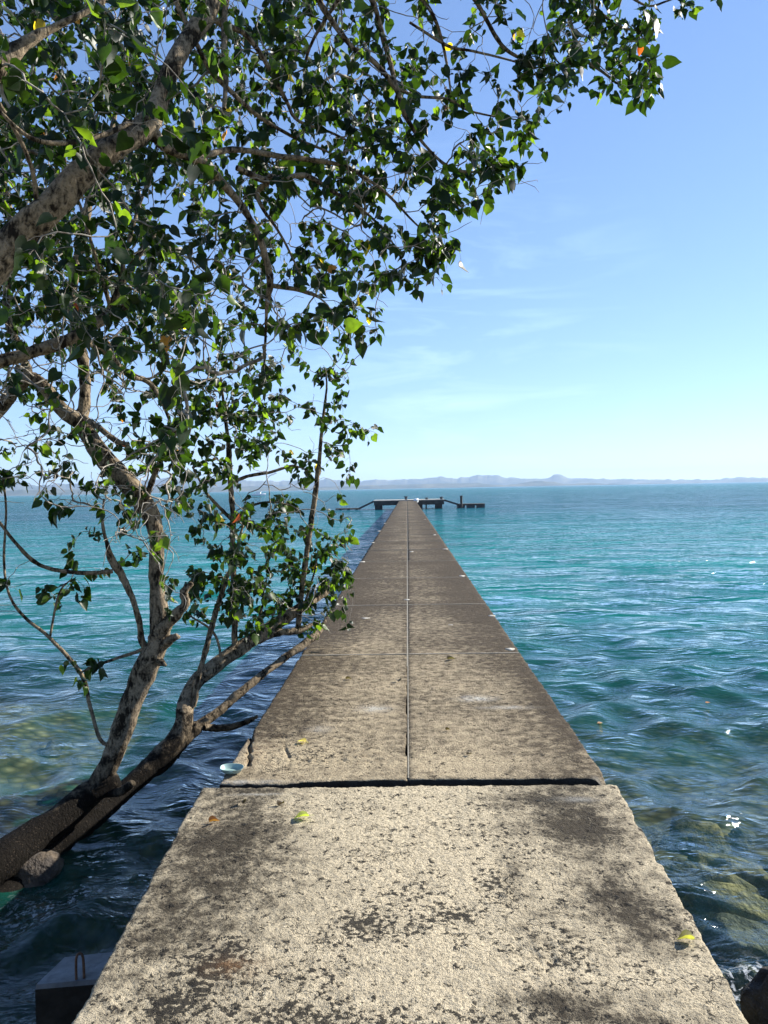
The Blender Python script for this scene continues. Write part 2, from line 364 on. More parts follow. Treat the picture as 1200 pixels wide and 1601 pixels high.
# deep seabed to the horizon
o = mesh('deep_seabed', np.array([(-30000, -50, -6.6), (30000, -50, -6.6), (30000, 30000, -6.6), (-30000, 30000, -6.6)]), np.array([[0, 1, 2, 3]]), MAT['bed'], smooth=False); tag(o, kind='structure')

# ------------------------------------------------------------------ water
th = np.radians(np.linspace(-100, 100, 1500))
rows = 1.0/np.linspace(1/2.0, 1/130.0, 430)     # evenly spaced on the picture
near = np.linspace(.3, 2.0, 30)[:-1]
far = np.geomspace(130, 28000, 90)[1:]
rr = np.concatenate([near, rows, far])
# cap the cell size in the middle distance
TH, RR = np.meshgrid(th, rr)
X = RR*np.sin(TH); Y = RR*np.cos(TH)-0.5
cell = np.gradient(rr)[:, None]*np.ones_like(TH)
Z = np.zeros_like(X); DX = np.zeros_like(X); DY = np.zeros_like(X)
g = np.random.default_rng(21)
amp_mod = .55+.9*fbm2(X*.12+40, Y*.12+40, 3, 9)
for i in range(85):
    lam = 3.4*(0.12/3.4)**(i/84.0)*g.uniform(.9, 1.1)
    sp = .50 if lam > 1.5 else (.75 if lam > .5 else 1.05)
    ang = R(-97)+g.normal()*sp              # travels towards the camera, a little to the left
    kx, ky = math.cos(ang), math.sin(ang); kk = 2*math.pi/lam
    steep = .014 if lam > 1.2 else (.037 if lam > .3 else .024)
    A = steep/kk*1.35
    fade = np.clip((lam/cell-2.2)/2.0, 0, 1)
    ph = kk*(kx*X+ky*Y)+g.uniform(0, 6.28)+1.2*fbm2(X*.35/lam**.5+i, Y*.35/lam**.5, 2, i)
    Z += A*fade*np.sin(ph)*amp_mod; DX -= A*fade*kx*np.cos(ph)*.9*-1; DY -= A*fade*ky*np.cos(ph)*.9*-1
# calmer in the lee of the shore, left of the pier
Xw, Yw = X-DX*.0+DX*.8, Y+DY*.8
bz = bed_z(X, Y); depth = np.maximum(Z-bz, .01); depth = np.where(Y > 100, 6, depth)
foam = np.zeros_like(X)
for (px, py, r_, s_) in ((1170, 1530, .13, .9), (1190, 1590, .16, .8), (60, 1420, .22, .35), (140, 1395, .12, .35)):
    c = G(px, py, 0); foam += s_*np.exp(-((X-c[0])**2+(Y-c[1])**2)/r_**2)
foam = np.clip(foam, 0, 1)
# splash bumps around the wet rocks
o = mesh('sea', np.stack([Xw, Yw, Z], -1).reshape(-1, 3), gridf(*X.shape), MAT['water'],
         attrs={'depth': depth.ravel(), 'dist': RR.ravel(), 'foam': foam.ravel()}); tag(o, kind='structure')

# ------------------------------------------------------------------ pier
GAPY = 3.93; DZ = 1.0; SZ = .996
def edge_noise(t, amp, seed): return amp*(fbm2(t*9, t*0+seed, 4, seed)-.5)*2+amp*.5*(fbm2(t*40, t*0+seed, 2, seed+3)-.5)
def slab(name, y0, y1, xl, xr, ztop, zbot, nx, ny, mat, parent, stainf, amp=.008, edge=.012, seed=0, yfun0=None, yfun1=None, crease=None):
    """top sheet with worn edges + vertical sides; xl, xr, functions of y"""
    u = np.linspace(0, 1, nx); v = np.linspace(0, 1, ny); Uu, Vv = np.meshgrid(u, v)
    y = y0+(y1-y0)*Vv
    L = xl(y)+edge_noise(y, edge, seed+1); Rr = xr(y)+edge_noise(y, edge, seed+2)
    x = L+(Rr-L)*Uu
    if yfun0 is not None: y = y+(1-Vv)**6*yfun0(x)
    if yfun1 is not None: y = y+(Vv)**6*yfun1(x)
    z = ztop+amp*(fbm2(x*7, y*7, 5, seed+4)-.5)*2+amp*1.1*(fbm2(x*40, y*40, 3, seed+6)-.5)+amp*.5*(fbm2(x*110, y*110, 1, seed+9)-.5)
    ed = np.minimum.reduce([(x-L), (Rr-x), (Vv)*(y1-y0), (1-Vv)*(y1-y0)])
    z = z-.008*np.exp(-ed/.010)*(.3+1.4*fbm2(x*12, y*12, 3, seed+8))
    if crease is not None: z = z+crease(x, y)
    a = stainf(x, y, L, Rr)
    top = np.stack([x, y, z], -1)
    # skirt
    border = [(0, j) for j in range(nx)]+[(i, nx-1) for i in range(1, ny)]+[(ny-1, j) for j in range(nx-2, -1, -1)]+[(i, 0) for i in range(ny-2, 0, -1)]
    bi = np.array([i*nx+j for i, j in border]); V = top.reshape(-1, 3); n0 = len(V)
    mid = V[bi].copy(); mid[:, 2] = ztop-.05; bot = V[bi].copy(); bot[:, 2] = zbot
    c = V.mean(0); 
    mid[:, :2] += (rng.random((len(bi), 2))-.5)*.004
    V2 = np.concatenate([V, mid, bot]); nb = len(bi); r_ = np.arange(nb); r2 = (r_+1) % nb
    Fs = np.concatenate([gridf(ny, nx), np.stack([bi[r2], bi[r_], n0+r_, n0+r2], -1), np.stack([n0+r2, n0+r_, n0+nb+r_, n0+nb+r2], -1)])
    at = {k: np.concatenate([q.ravel(), q.ravel()[bi]*.3+(2.2 if k == 'stain' else 0), q.ravel()[bi]*.3+(2.2 if k == 'stain' else 0)]) for k, q in a.items()}  # raised stain value on the sides stands for gap shade, not dirt
    # underside
    Fs = [Fs]
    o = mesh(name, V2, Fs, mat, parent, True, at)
    o.data.materials.append(MAT['conc_face']); mi = np.ones(len(o.data.polygons), np.int32); mi[:(ny-1)*(nx-1)] = 0  # all side faces near-black, gap shade put into their colour
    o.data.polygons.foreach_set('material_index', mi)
    return o
def gauss(x, y, px, py, rx, ry, z, ang=0.0):
    c = G(px, py, z); dx = x-c[0]; dy = y-c[1]; ca, sa = math.cos(ang), math.sin(ang)
    return np.exp(-(((dx*ca+dy*sa)/rx)**2+((-dx*sa+dy*ca)/ry)**2))
# near slab outline from the ground plane
pL1, pL0 = G(315, 1230, SZ), G(110, 1601, SZ); pR1, pR0 = G(965, 1230, SZ), G(1175, 1601, SZ)
def lin(a, b): return lambda y: a[0]+(b[0]-a[0])*(y-a[1])/(b[1]-a[1])
def stain_near(x, y, L, Rr):
    s = .15+.25*(fbm2(x*1.7, y*1.7, 4, 31)-.5)*2
    q = (x-L)/(Rr-L)
    s = s+.55*np.exp(-((q-.13)/.12)**2)*np.clip((y-2.0)/1.0, .25, 1)
    s = s+.5*np.exp(-((q-.88)/.09)**2)*np.clip((y-2.3)/1.0, 0, 1)-.2*np.exp(-((q-.55)/.16)**2)
    for (px, py, rx, ry, a) in ((905, 1295, .22, .12, .42), (800, 1360, .07, .35, .45), (800, 1250, .25, .06, .4), (930, 1400, .12, .14, .35), (1010, 1440, .10, .22, .55), (560, 1260, .35, .05, .15), (1110, 1390, .06, .4, .1),
                                (870, 1565, .16, .06, .75), (960, 1595, .25, .04, .6), (340, 1310, .25, .15, .25), (230, 1450, .12, .3, .35), (420, 1290, .2, .12, .2)):
        s = s+a*gauss(x, y, px, py, rx, ry, SZ)
    s = s-.35*gauss(x, y, 1000, 1520, .3, .07, SZ)-.3*gauss(x, y, 700, 1400, .25, .5, SZ)
    p = .06+.3*fbm2(x*3+4, y*3, 3, 41)**2
    for (px, py, rx, ry, a) in ((330, 1520, .14, .09, .9), (270, 1570, .12, .08, .9), (480, 1590, .2, .06, .5), (560, 1450, .10, .10, .75), (620, 1400, .12, .08, .5), (350, 1480, .1, .08, .5), (640, 1440, .2, .1, .4), (560, 1600, .3, .06, .35),
                                (780, 1400, .06, .2, .7), (860, 1490, .12, .14, .65), (720, 1430, .08, .04, .7), (810, 1330, .06, .2, .5), (870, 1590, .2, .05, .45), (480, 1530, .1, .1, .4), (760, 1260, .08, .05, .6)):
        p = p+a*gauss(x, y, px, py, rx, ry, SZ)
    ru = .7*gauss(x, y, 370, 1510, .08, .05, SZ)+.3*gauss(x, y, 320, 1290, .05, .03, SZ)
    li = .5*gauss(x, y, 400, 1242, .12, .012, SZ)+.35*gauss(x, y, 900, 1250, .1, .03, SZ)
    return {'stain': s, 'pit': np.clip(p, 0, 1), 'rust': ru, 'lime': li}
def cr_near(x, y):
    h = 0
    for (px, py, rx, ry, a) in ((790, 1380, .05, .28, .022), (850, 1500, .10, .12, .02), (330, 1520, .12, .08, .012)):
        h = h+.6*a*gauss(x, y, px, py, rx, ry, SZ)*(fbm2(x*30, y*22, 3, 77)-.5)*2
    return h
near_slab = slab('concrete_slab', .6, pL1[1], lambda y: lin(pL0, pL1)(np.maximum(y, 1.6)), lambda y: lin(pR0, pR1)(np.maximum(y, 1.6)), SZ, .62, 300, 420, MAT['conc_near'], None, stain_near, .006, .011, 3,
                 yfun1=lambda x: .010*(fbm2(x*14, x*0, 3, 5)-.5)*2, crease=cr_near)
tag(near_slab, 'pale pitted foreground concrete slab with black specks, before the gap', 'concrete slab')
# abutment that carries the near slab on the bank
b = MB(); b.box(-.75, .75, .9, 1.9, -.5, .62); b.box(-.75, .75, 3.35, 3.75, -1.0, .62)
o = b.build('abutment', MAT['conc_dark'], near_slab)

pier = empty('pier', (0, GAPY, 0)); tag(pier, 'long brown concrete pier running straight out to sea, split by a pale centre joint', 'pier')
XL, XR = -1.0, 1.0; XC = -.022
def stain_far(x, y, L, Rr):
    q = np.abs((x-XC)); nearf = np.clip((y-4)/6, 0, 1)
    s = .25+.52*nearf+.45*(fbm2(x*1.3+9, y*.8, 4, 61)-.5)
    s = s+.36*np.clip((q-.40)/.55, 0, 1)**1.2*(.35+1.3*fbm2(x*2, y*.6, 3, 63)) + .18*np.exp(-(q/.05)**2)
    s = s+.25*(fbm2(x*.8, y*2.2, 3, 64)-.5)
    s = s+.35*gauss(x, y, 860, 1100, .12, .8, DZ)-.5*gauss(x, y, 420, 1180, .3, .22, DZ)-.25*gauss(x, y, 700, 1190, .5, .12, DZ)-.2*gauss(x, y, 560, 1120, .3, .3, DZ)
    p = .05+.35*gauss(x, y, 500, 1180, .4, .18, DZ)+.25*gauss(x, y, 430, 1150, .3, .2, DZ)
    li = .75*gauss(x, y, 745, 1092, .11, .07, DZ)+.5*gauss(x, y, 790, 1106, .16, .035, DZ)+.6*gauss(x, y, 585, 1108, .10, .07, DZ)+.3*gauss(x, y, 500, 1140, .07, .06, DZ)+.9*gauss(x, y, 940, 1222, .03, .06, DZ)+.5*gauss(x, y, 380, 1222, .2, .02, DZ)
    li = li+.25*gauss(x, y, 350, 1180, .1, .2, DZ)
    return {'stain': s, 'pit': np.clip(p, 0, 1), 'rust': .35*gauss(x, y, 390, 1180, .12, .2, DZ), 'lime': np.clip(li, 0, 1)}
def crk(x, y):   # the diagonal crack near the dish and spalls
    a = G(392, 1140, DZ); c_ = G(388, 1195, DZ)
    t = np.clip((y-c_[1])/(a[1]-c_[1]), 0, 1); cx = c_[0]+(a[0]-c_[0])*t+.004*np.sin(y*40)+.02*(fbm2(y*25, y*0, 3, 3)-.5)
    h = -.035*np.exp(-((x-cx)/.010)**2)*np.exp(-(np.maximum(0, np.abs(t-.5)-.5)/.2)**2)*((y > c_[1]-.03) & (y < a[1]+.04))
    a2 = G(448, 1175, DZ); h = h-.012*np.exp(-((x-a2[0]+.04*np.sin((y-a2[1])*8))/.009)**2-((y-a2[1])/.16)**2)
    h = h+.016*gauss(x, y, 500, 1185, .4, .14, DZ)*(fbm2(x*20, y*20, 3, 12)-.5)*2
    return h
JW = .003
bays = [4.0, 6.98, 9.95, 12.95]+[12.95+3*k for k in range(1, 27)]
bays[-1] = 91.9
bays[0] = GAPY+.03
def half(i, s):
    y0, y1 = bays[i], bays[i+1]-.012
    nx, ny = ((150, 440) if i == 0 else (60, 140) if i < 4 else (16, 24))
    e = .010 if i < 4 else .014
    inn = lambda y: y*0+XC+(JW if s > 0 else -JW)
    def outl(y): return y*0+(XR if s > 0 else XL)
    def L(y): return inn(y) if s > 0 else outl(y)
    def Rf(y): return outl(y) if s > 0 else inn(y)
    # worn outer edge, crisp inner edge
    def Lw(y): return L(y)+(0 if s > 0 else edge_noise(y, e, 70+i))
    def Rw(y): return Rf(y)+(edge_noise(y, e, 90+i) if s > 0 else -(.028*np.clip(fbm2(y*5, y*0, 3, 8)-.42, 0, 1)*((y > 4.2) & (y < 6.4))))
    yf = None
    if i == 0:
        if s < 0: yf = lambda x: -.006-.046*np.clip((-.35-x)/.35, 0, 1)*(.7+.6*fbm2(x*12, x*0, 3, 2))+.012*(fbm2(x*18, x*0, 3, 5)-.5)
        else: yf = lambda x: .008*(fbm2(x*15, x*0, 3, 15)-.5)
    cz = crk if (i == 0) else None
    def cz2(x, y):
        h = crk(x, y) if i == 0 else 0*x
        if i == 0 and s > 0:
            c = G(945, 1218, DZ); h = h-.07*np.exp(-(((x-c[0]-.02)/.05)**2+((y-c[1])/.07)**2))*(.4+fbm2(x*30, y*30, 3, 4))
        return h
    o = slab('deck_panel', y0, y1, Lw, Rw, DZ, DZ-.20, nx, ny, MAT['conc_far'], pier, stain_far, .0045 if i < 4 else .004, 0.0, 100+i*2+(s > 0), yfun0=yf, crease=cz2)
    return o
for i in range(len(bays)-1):
    half(i, -1); half(i, 1)
# mortar in the joints
b = MB()
b.box(XC-JW-.004, XC+JW+.004, 6.5, 91.9, DZ-.1, DZ-.003)
b.box(XC-.001, XC+JW+.004, GAPY+.05, 6.5, DZ-.1, DZ-.003)
b.build('centre_joint', MAT['mortar'], pier)
for i in range(1, len(bays)-1):
    b = MB(); b.box(XL+.012, XC-JW-.006, bays[i]-.018, bays[i]+.006, DZ-.15, DZ+.0015); b.box(XC+JW+.006, XR-.012, bays[i]-.018, bays[i]+.006, DZ-.15, DZ+.0015); b.build('cross_joint', MAT['mortar'], pier)
for s in (-1, 1):
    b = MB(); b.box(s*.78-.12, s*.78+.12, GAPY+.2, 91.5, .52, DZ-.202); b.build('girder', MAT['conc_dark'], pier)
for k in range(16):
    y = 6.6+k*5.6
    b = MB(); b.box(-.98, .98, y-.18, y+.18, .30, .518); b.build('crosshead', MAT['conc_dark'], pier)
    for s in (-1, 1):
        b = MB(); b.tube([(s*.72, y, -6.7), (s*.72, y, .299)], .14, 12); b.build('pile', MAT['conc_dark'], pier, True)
# first support under the end of the deck
b = MB(); b.box(-.9, .9, GAPY+.12, GAPY+.42, -1.5, .50); b.build('crosshead', MAT['conc_dark'], pier)
# lime-white round patches on the deck
def disc(name, px, py, rx, ry, mat, parent, z=DZ+.006, seed=0):
    c = G(px, py, z); g = np.random.default_rng(seed); n = 26; a = np.linspace(0, 2*math.pi, n, endpoint=False)
    rj = 1+.10*np.sin(a*3+seed)+.06*g.normal(size=n)
    ring = np.stack([c[0]+np.cos(a)*rx*rj, c[1]+np.sin(a)*ry*rj, np.full(n, z-.003)], -1); low = ring.copy(); low[:, 2] -= .008; low[:, :2] += (low[:, :2]-c[:2])*.03
    V = np.vstack([ring, low, [[c[0], c[1], z-.0025]]]); i = np.arange(n); j = (i+1) % n
    return mesh(name, V, [np.stack([i, j, np.full(n, 2*n)], -1), np.stack([i, n+i, n+j, j], -1)], mat, parent)
for q, (px, py, rx, ry) in enumerate(((797, 1014, .055, .06), (722, 900, .06, .11), (768, 962, .05, .05), (524, 944, .06, .08), (566, 878, .08, .12), (696, 858, .08, .12), (582, 848, .07, .1), (592, 830, .07, .2), (601, 818, .06, .2), (679, 836, .06, .25), (664, 812, .05, .2), (636, 937, .05, .05), (643, 862, .06, .1), (571, 966, .06, .05), (704, 976, .03, .02))):
    disc('mortar_patch', px, py, rx*.8, ry*.8, MAT['lime'], pier, seed=q)

# ------------------------------------------------------------------ pier head with gangways
hd = empty('landing_platform', (.2, 92, 0)); tag(hd, 'concrete cross platform on thick legs at the far end of the pier', 'landing platform')
MAT['conc_head'] = simple('pale_head_concrete', (.42, .39, .34), .25, 2, .9, .01)  # paler than the beams and legs below
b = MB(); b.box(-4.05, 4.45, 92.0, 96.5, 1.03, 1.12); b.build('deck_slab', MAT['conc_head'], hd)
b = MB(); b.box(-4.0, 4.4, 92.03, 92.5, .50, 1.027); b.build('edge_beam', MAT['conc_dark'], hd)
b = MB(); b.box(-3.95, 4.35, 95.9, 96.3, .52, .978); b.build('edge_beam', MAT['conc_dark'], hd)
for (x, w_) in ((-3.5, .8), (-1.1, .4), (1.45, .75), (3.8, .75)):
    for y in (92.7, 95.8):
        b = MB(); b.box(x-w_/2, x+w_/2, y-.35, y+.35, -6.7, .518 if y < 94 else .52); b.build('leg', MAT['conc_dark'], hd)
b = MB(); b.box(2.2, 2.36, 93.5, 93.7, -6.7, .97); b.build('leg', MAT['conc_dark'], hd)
def bollard(x, y, h, lab):
    b = MB(); b.tube([(x, y, 1.12), (x, y, 1.12+h*.75)], .16, 12); b.tube([(x, y, 1.12+h*.75), (x, y, 1.12+h)], .24, 12)
    o = b.build('mooring_bollard', MAT['steel'], None, True); tag(o, lab, 'bollard', 'small bollards on the pier head')
bollard(-.15, 93.2, .42, 'stubby dark bollard on the pier head straight beyond the centre joint')
bollard(2.35, 93.6, .22, 'low dark bollard on the pier head between the centre one and the platform corner')
bollard(4.1, 92.6, .30, 'slim dark bollard at the right corner of the pier head by the ramp')
# white plaster heap at the junction
def blob(name, c, s, mat, parent=None, seed=0, n1=14, n2=22, rough=.25, flat=0.0):
    g = np.random.default_rng(seed); t = np.linspace(0, math.pi, n1); p = np.linspace(0, 2*math.pi, n2, endpoint=False); T_, P_ = np.meshgrid(t, p, indexing='ij')
    D_ = np.stack([np.sin(T_)*np.cos(P_), np.sin(T_)*np.sin(P_), np.cos(T_)], -1)
    r_ = np.ones(T_.shape)
    for q in range(9):
        k_ = g.normal(size=3)*(1.4+q*.55); r_ += rough/(1+q*.45)*np.sin(D_@k_+g.uniform(0, 6.28))
    for q in range(7):   # planar chops
        nrm = g.normal(size=3); nrm /= np.linalg.norm(nrm); lim = g.uniform(.72, .95); dd = (D_@nrm)*r_
        r_ = np.where(dd > lim, r_*lim/np.maximum(dd, 1e-3), r_)
    V = (D_*r_[..., None]*np.array(s)).reshape(-1, 3)
    i, j = np.meshgrid(np.arange(n1-1), np.arange(n2), indexing='ij'); j2 = (j+1) % n2
    Fq = np.stack([i*n2+j, (i+1)*n2+j, (i+1)*n2+j2, i*n2+j2], -1).reshape(-1, 4)
    me_o = mesh(name, V, Fq, mat, None, True); me_o.location = tuple(c)
    if parent: me_o.parent = parent; me_o.matrix_parent_inverse = Matrix.Translation(-Vector(parent.location))
    return me_o
o = blob('plaster_heap', (1.12, 91.2, 1.05), (.32, .6, .28), MAT['white'], seed=4); tag(o, 'small white lump lying at the corner where the pier meets the far platform', 'rubble')
def plank(b, p, q, w_, t):
    p = np.array(p, float); q = np.array(q, float); d = q-p; d /= np.linalg.norm(d); s = np.array([0, 1, 0])*w_/2; n = np.cross(d, [0, 1, 0]); n = n*(t/2)/np.linalg.norm(n)
    V = [p-s-n, p+s-n, p+s+n, p-s+n, q-s-n, q+s-n, q+s+n, q-s+n]
    b.add(V, np.array([(0, 1, 2, 3), (7, 6, 5, 4), (0, 4, 5, 1), (1, 5, 6, 2), (2, 6, 7, 3), (3, 7, 4, 0)]))
def gang(x0, x1, z1, lab):
    t = empty('gangway', (x0, 94, 1.0)); tag(t, lab, 'gangway', 'gangways down from the pier head')
    b = MB(); plank(b, (x0, 94, 1.0), (x1, 94, z1), 1.1, .10); b.build('walkway', MAT['wood'], t)
    for s in (-.6, .6):
        b = MB(); plank(b, (x0, 94+s, .98), (x1, 94+s, z1-.02), .09, .22); b.build('side_beam', MAT['steel'], t)
gang(-4.06, -5.85, .18, 'narrow ramp sloping down to the left from the pier head')
gang(4.46, 6.25, .42, 'narrow ramp sloping down to the right from the pier head')
fl = empty('floating_jetty', (-7.2, 94, 0)); tag(fl, 'low thin floating jetty left of the pier head, almost level with the water', 'jetty')
b = MB(); b.box(-8.75, -5.75, 93.3, 94.8, .06, .20); b.build('deck', MAT['wood'], fl)
for x in (-8.2, -7.2, -6.2):
    b = MB(); b.tube([(x, 93.4, -.02), (x, 94.7, -.02)], .14, 10); b.build('float', MAT['steel'], fl, True)
fl = empty('floating_jetty', (7.8, 94, 0)); tag(fl, 'thick dark floating jetty right of the pier head, with a post beside it', 'jetty')
b = MB(); b.box(6.05, 9.35, 93.1, 95.0, .30, .50); b.build('deck', MAT['wood'], fl)
for x in (6.5, 7.7, 8.9):
    b = MB(); b.box(x-.45, x+.45, 93.2, 94.9, -.25, .298); b.build('float', MAT['steel'], fl)
b = MB(); b.tube([(6.5, 92.9, -6.6), (6.5, 92.9, 1.42)], .15, 12); b.box(6.33, 6.67, 92.73, 93.07, 1.42, 1.50); o = b.build('mooring_post', MAT['wood'], None, True); tag(o, 'tall dark mooring post standing at the near side of the right floating jetty', 'post')

# ------------------------------------------------------------------ small things on the deck
def dish():
    c = G(362, 1210, DZ); t = empty('dish', (c[0], c[1], DZ+.012)); tag(t, 'small pale turquoise plastic dish left at the corner beside the gap', 'dish')
    k = M('turquoise_plastic', .35, .5); k.base((.24, .35, .33)); k.p.inputs['Subsurface Weight'].default_value = 0.0; mt = k.m
    n = 40; a = np.linspace(0, 2*math.pi, n, endpoint=False)
    def sup(rx, ry): e = 2.6; return np.stack([np.sign(np.cos(a))*np.abs(np.cos(a))**(2/e)*rx, np.sign(np.sin(a))*np.abs(np.sin(a))**(2/e)*ry], -1)
    prof = [(.040, .034, .004), (.052, .044, .0), (.060, .050, .006), (.072, .060, .035), (.076, .064, .043), (.0775, .0655, .043), (.0755, .0635, .040), (.070, .058, .033), (.057, .047, .010), (.048, .040, .005)]
    V = []; 
    for rx, ry, z in prof:
        s_ = sup(rx, ry); V.append(np.concatenate([s_, np.full((n, 1), z)], 1))
    V = np.concatenate(V); Fq = []; i = np.arange(n); j = (i+1) % n
    for q in range(len(prof)-1): Fq.append(np.stack([q*n+i, q*n+j, (q+1)*n+j, (q+1)*n+i], -1))
    V = np.vstack([V, [[0, 0, .004]], [[0, 0, .005]]]); nb = len(V)
    o = mesh('bowl', V, [np.concatenate(Fq), np.stack([j, i, np.full(n, nb-2)], -1), np.stack([(len(prof)-1)*n+i, (len(prof)-1)*n+j, np.full(n, nb-1)], -1)], mt, None)
    o.parent = t
    b = MB(); b.box(-.012, .012, -.072, -.060, .030, .036); o2 = b.build('lip', mt, None); o2.parent = t
    t.rotation_euler = (R(2), R(3), R(6)); t.scale = (.8, .75, .6)
dish()
# leaf blade template: x along, y across, z up
LT = np.array([(0, 0, 0), (.30, 0, .0), (.62, 0, -.01), (1.0, 0, -.10),
               (-.13, .20, .05), (-.02, .40, .10), (.25, .47, .12), (.52, .36, .09), (.78, .15, .01),
               (-.13, -.20, .05), (-.02, -.40, .10), (.25, -.47, .12), (.52, -.36, .09), (.78, -.15, .01)])
LF = np.array([(0, 5, 4), (0, 6, 5), (0, 1, 6), (1, 7, 6), (1, 2, 7), (2, 8, 7), (2, 3, 8),
               (0, 9, 10), (0, 10, 11), (0, 11, 1), (1, 11, 12), (1, 12, 2), (2, 12, 13), (2, 13, 3)])
def deck_leaf(px, py, z, L, rot, tone, fold, lab, tilt=0.0, name='fallen_leaf'):
    V = LT.copy(); V[:, 2] = np.abs(V[:, 1])*fold+.06*np.sin(V[:, 0]*4); V = V*L
    V[:, 2] -= V[:, 2].min(); c = G(px, py, z)
    # stalk
    tb, tf = tube([(0, 0, .02*L), (-.25*L, .04*L, .10*L), (-.5*L, .02*L, .04*L)], .012*L, 5)
    o = mesh(name, np.vstack([V, tb]), [LF, tf+len(V)], MAT['leaf'], None, True, {'tone': np.tile(np.array(tone), (len(V)+len(tb), 1))})
    o.location = (c[0], c[1], z+.006); o.rotation_euler = (R(tilt), 0, R(rot)); tag(o, lab, 'leaf', 'fallen leaves'); return o
deck_leaf(480, 1279, SZ, .064, 200, (.20, .23, .07), .55, 'yellow-green heart-shaped leaf lying on the pale slab just behind the gap', 8)
deck_leaf(1082, 1473, SZ, .050, 175, (.15, .14, .06), .9, 'pale yellow curled leaf near the right edge of the foreground slab', 10)
deck_leaf(328, 1288, SZ, .045, 20, (.12, .05, .02), .9, 'small brown dead leaf near the left edge of the foreground slab')
deck_leaf(436, 1262, SZ, .04, 60, (.05, .035, .02), 1.1, 'dark shrivelled leaf left of the yellow-green leaf on the slab')
deck_leaf(380, 1259, SZ, .035, 120, (.05, .035, .02), 1.0, 'dark shrivelled scrap of leaf nearest the turquoise dish')
deck_leaf(700, 1032, DZ, .07, 5, (.05, .04, .025), .6, 'dark brown leaf on the right half of the pier near the second cross joint')
deck_leaf(623, 1067, DZ, .05, 100, (.03, .025, .02), .8, 'blackish leaf on the pier just left of the centre joint')
deck_leaf(541, 1063, DZ, .045, 10, (.06, .045, .03), .7, 'small brown leaf on the left half of the pier')
deck_leaf(731, 1182, DZ, .03, 40, (.04, .03, .02), .9, 'tiny dark leaf on the right pier panel close to the gap')
deck_leaf(697, 1143, DZ, .03, 10, (.05, .035, .02), .9, 'tiny dark leaf on the right pier panel under the white mortar stain')
deck_leaf(476, 1162, DZ, .05, 160, (.45, .38, .14), .5, 'faded straw-coloured leaf on the rough left pier panel')
for (px, py, t_, lb) in ((1105, 1100, (.45, .18, .10), 'pinkish leaf floating on the water right of the pier, farther of two'), (936, 1132, (.50, .30, .22), 'pale pinkish leaf floating on the water close to the right edge of the pier')):
    deck_leaf(px, py, .03, .055, 30, t_, .2, lb, 0, 'floating_leaf')['group'] = 'floating leaves'
# concrete block with iron ring, low in the water left of the slab
blk = empty('mooring_block', G(105, 1515, .45)*np.array([1, 1, 0])); tag(blk, 'low concrete block with rusty iron hoop beside the left edge of the slab', 'concrete block')
A, B_, C_, D_ = G(54, 1540, .45), G(160, 1531, .45), G(185, 1487, .45), G(100, 1496, .45)
MAT['conc_wet'] = simple('damp_grey_concrete', (.13, .14, .15), .4, 9, .5, .006, .5)
Vt = np.array([A, B_, C_, D_]); Vb = Vt.copy(); Vb[:, 2] = -1.2
cen = Vt.mean(0); Vin = cen+(Vt-cen)*.97; Vt2 = Vt.copy(); Vt2[:, 2] -= .02
mesh('block', np.vstack([Vin, Vt2, Vb]), np.array([(0, 1, 2, 3), (4, 5, 1, 0), (5, 6, 2, 1), (6, 7, 3, 2), (7, 4, 0, 3), (8, 9, 5, 4), (9, 10, 6, 5), (10, 11, 7, 6), (11, 8, 4, 7)]), MAT['conc_wet'], blk, False)
blk.children[0].data.materials.append(MAT['conc_face']); blk.children[0].data.polygons.foreach_set('material_index', [0]*5+[1]*4)  # sides take the same near-black as the slab sides
h0, h1 = G(119, 1531, .45), G(131, 1529, .45)
P = [h0+[0, 0, -.03], h0+[0, 0, .05], h0*.9+h1*.1+[0, 0, .095], (h0+h1)/2+[0, 0, .112], h0*.1+h1*.9+[0, 0, .095], h1+[0, 0, .05], h1+[0, 0, -.03]]
b = MB(); b.tube(catmull(P, .01), .0055, 8); b.build('iron_hoop', MAT['rust'], blk, True)

# ------------------------------------------------------------------ rocks
o = blob('boulder', G(45, 1352, .06)+np.array([0, .1, -.10]), (.16, .20, .17), MAT['rock_d'], seed=11, n1=20, n2=30, rough=.16); tag(o, 'dark mossy boulder breaking the surface under the leaning trunk', 'rock', 'rocks in the shallows')
o = blob('boulder', G(1215, 1550, .1)+np.array([.02, 0, -.12]), (.16, .14, .22), MAT['rock_d'], seed=12, n1=20, n2=30, rough=.18); tag(o, 'dark wet rock above the water at the right edge beside the foreground slab', 'rock', 'rocks in the shallows')
RS = [([G(1150, 1430, -.3), (.42, .24, .23), 'rock_y', 'large yellow-brown submerged rock, widest of those right of the slab']),
      ([G(1120, 1375, -.4), (.30, .22, .20), 'rock_y', 'mossy submerged rock behind the large yellow-brown one']),
      ([G(1085, 1395, -.4), (.20, .20, .17), 'rock_g', 'brown submerged rock closest to the slab edge in the middle of the row']),
      ([G(1113, 1458, -.25), (.07, .06, .05), 'rock_y', 'small round pale submerged stone beside the curled yellow leaf']),
      ([G(1150, 1530, -.2), (.12, .09, .07), 'rock_g', 'pinkish-brown submerged stone below the slab near the splash']),
      ([G(1190, 1490, -.25), (.22, .16, .12), 'rock_g', 'flat grey submerged rock between the yellow rock and the dark wet rock'])]
for q, (c, s, mt, lb) in enumerate(RS):
    o = blob('submerged_rock', c, s, MAT[mt], seed=30+q, n1=26, n2=36, rough=.34); tag(o, lb, 'rock', 'rocks in the shallows')
protos = []
gr = np.random.default_rng(5)
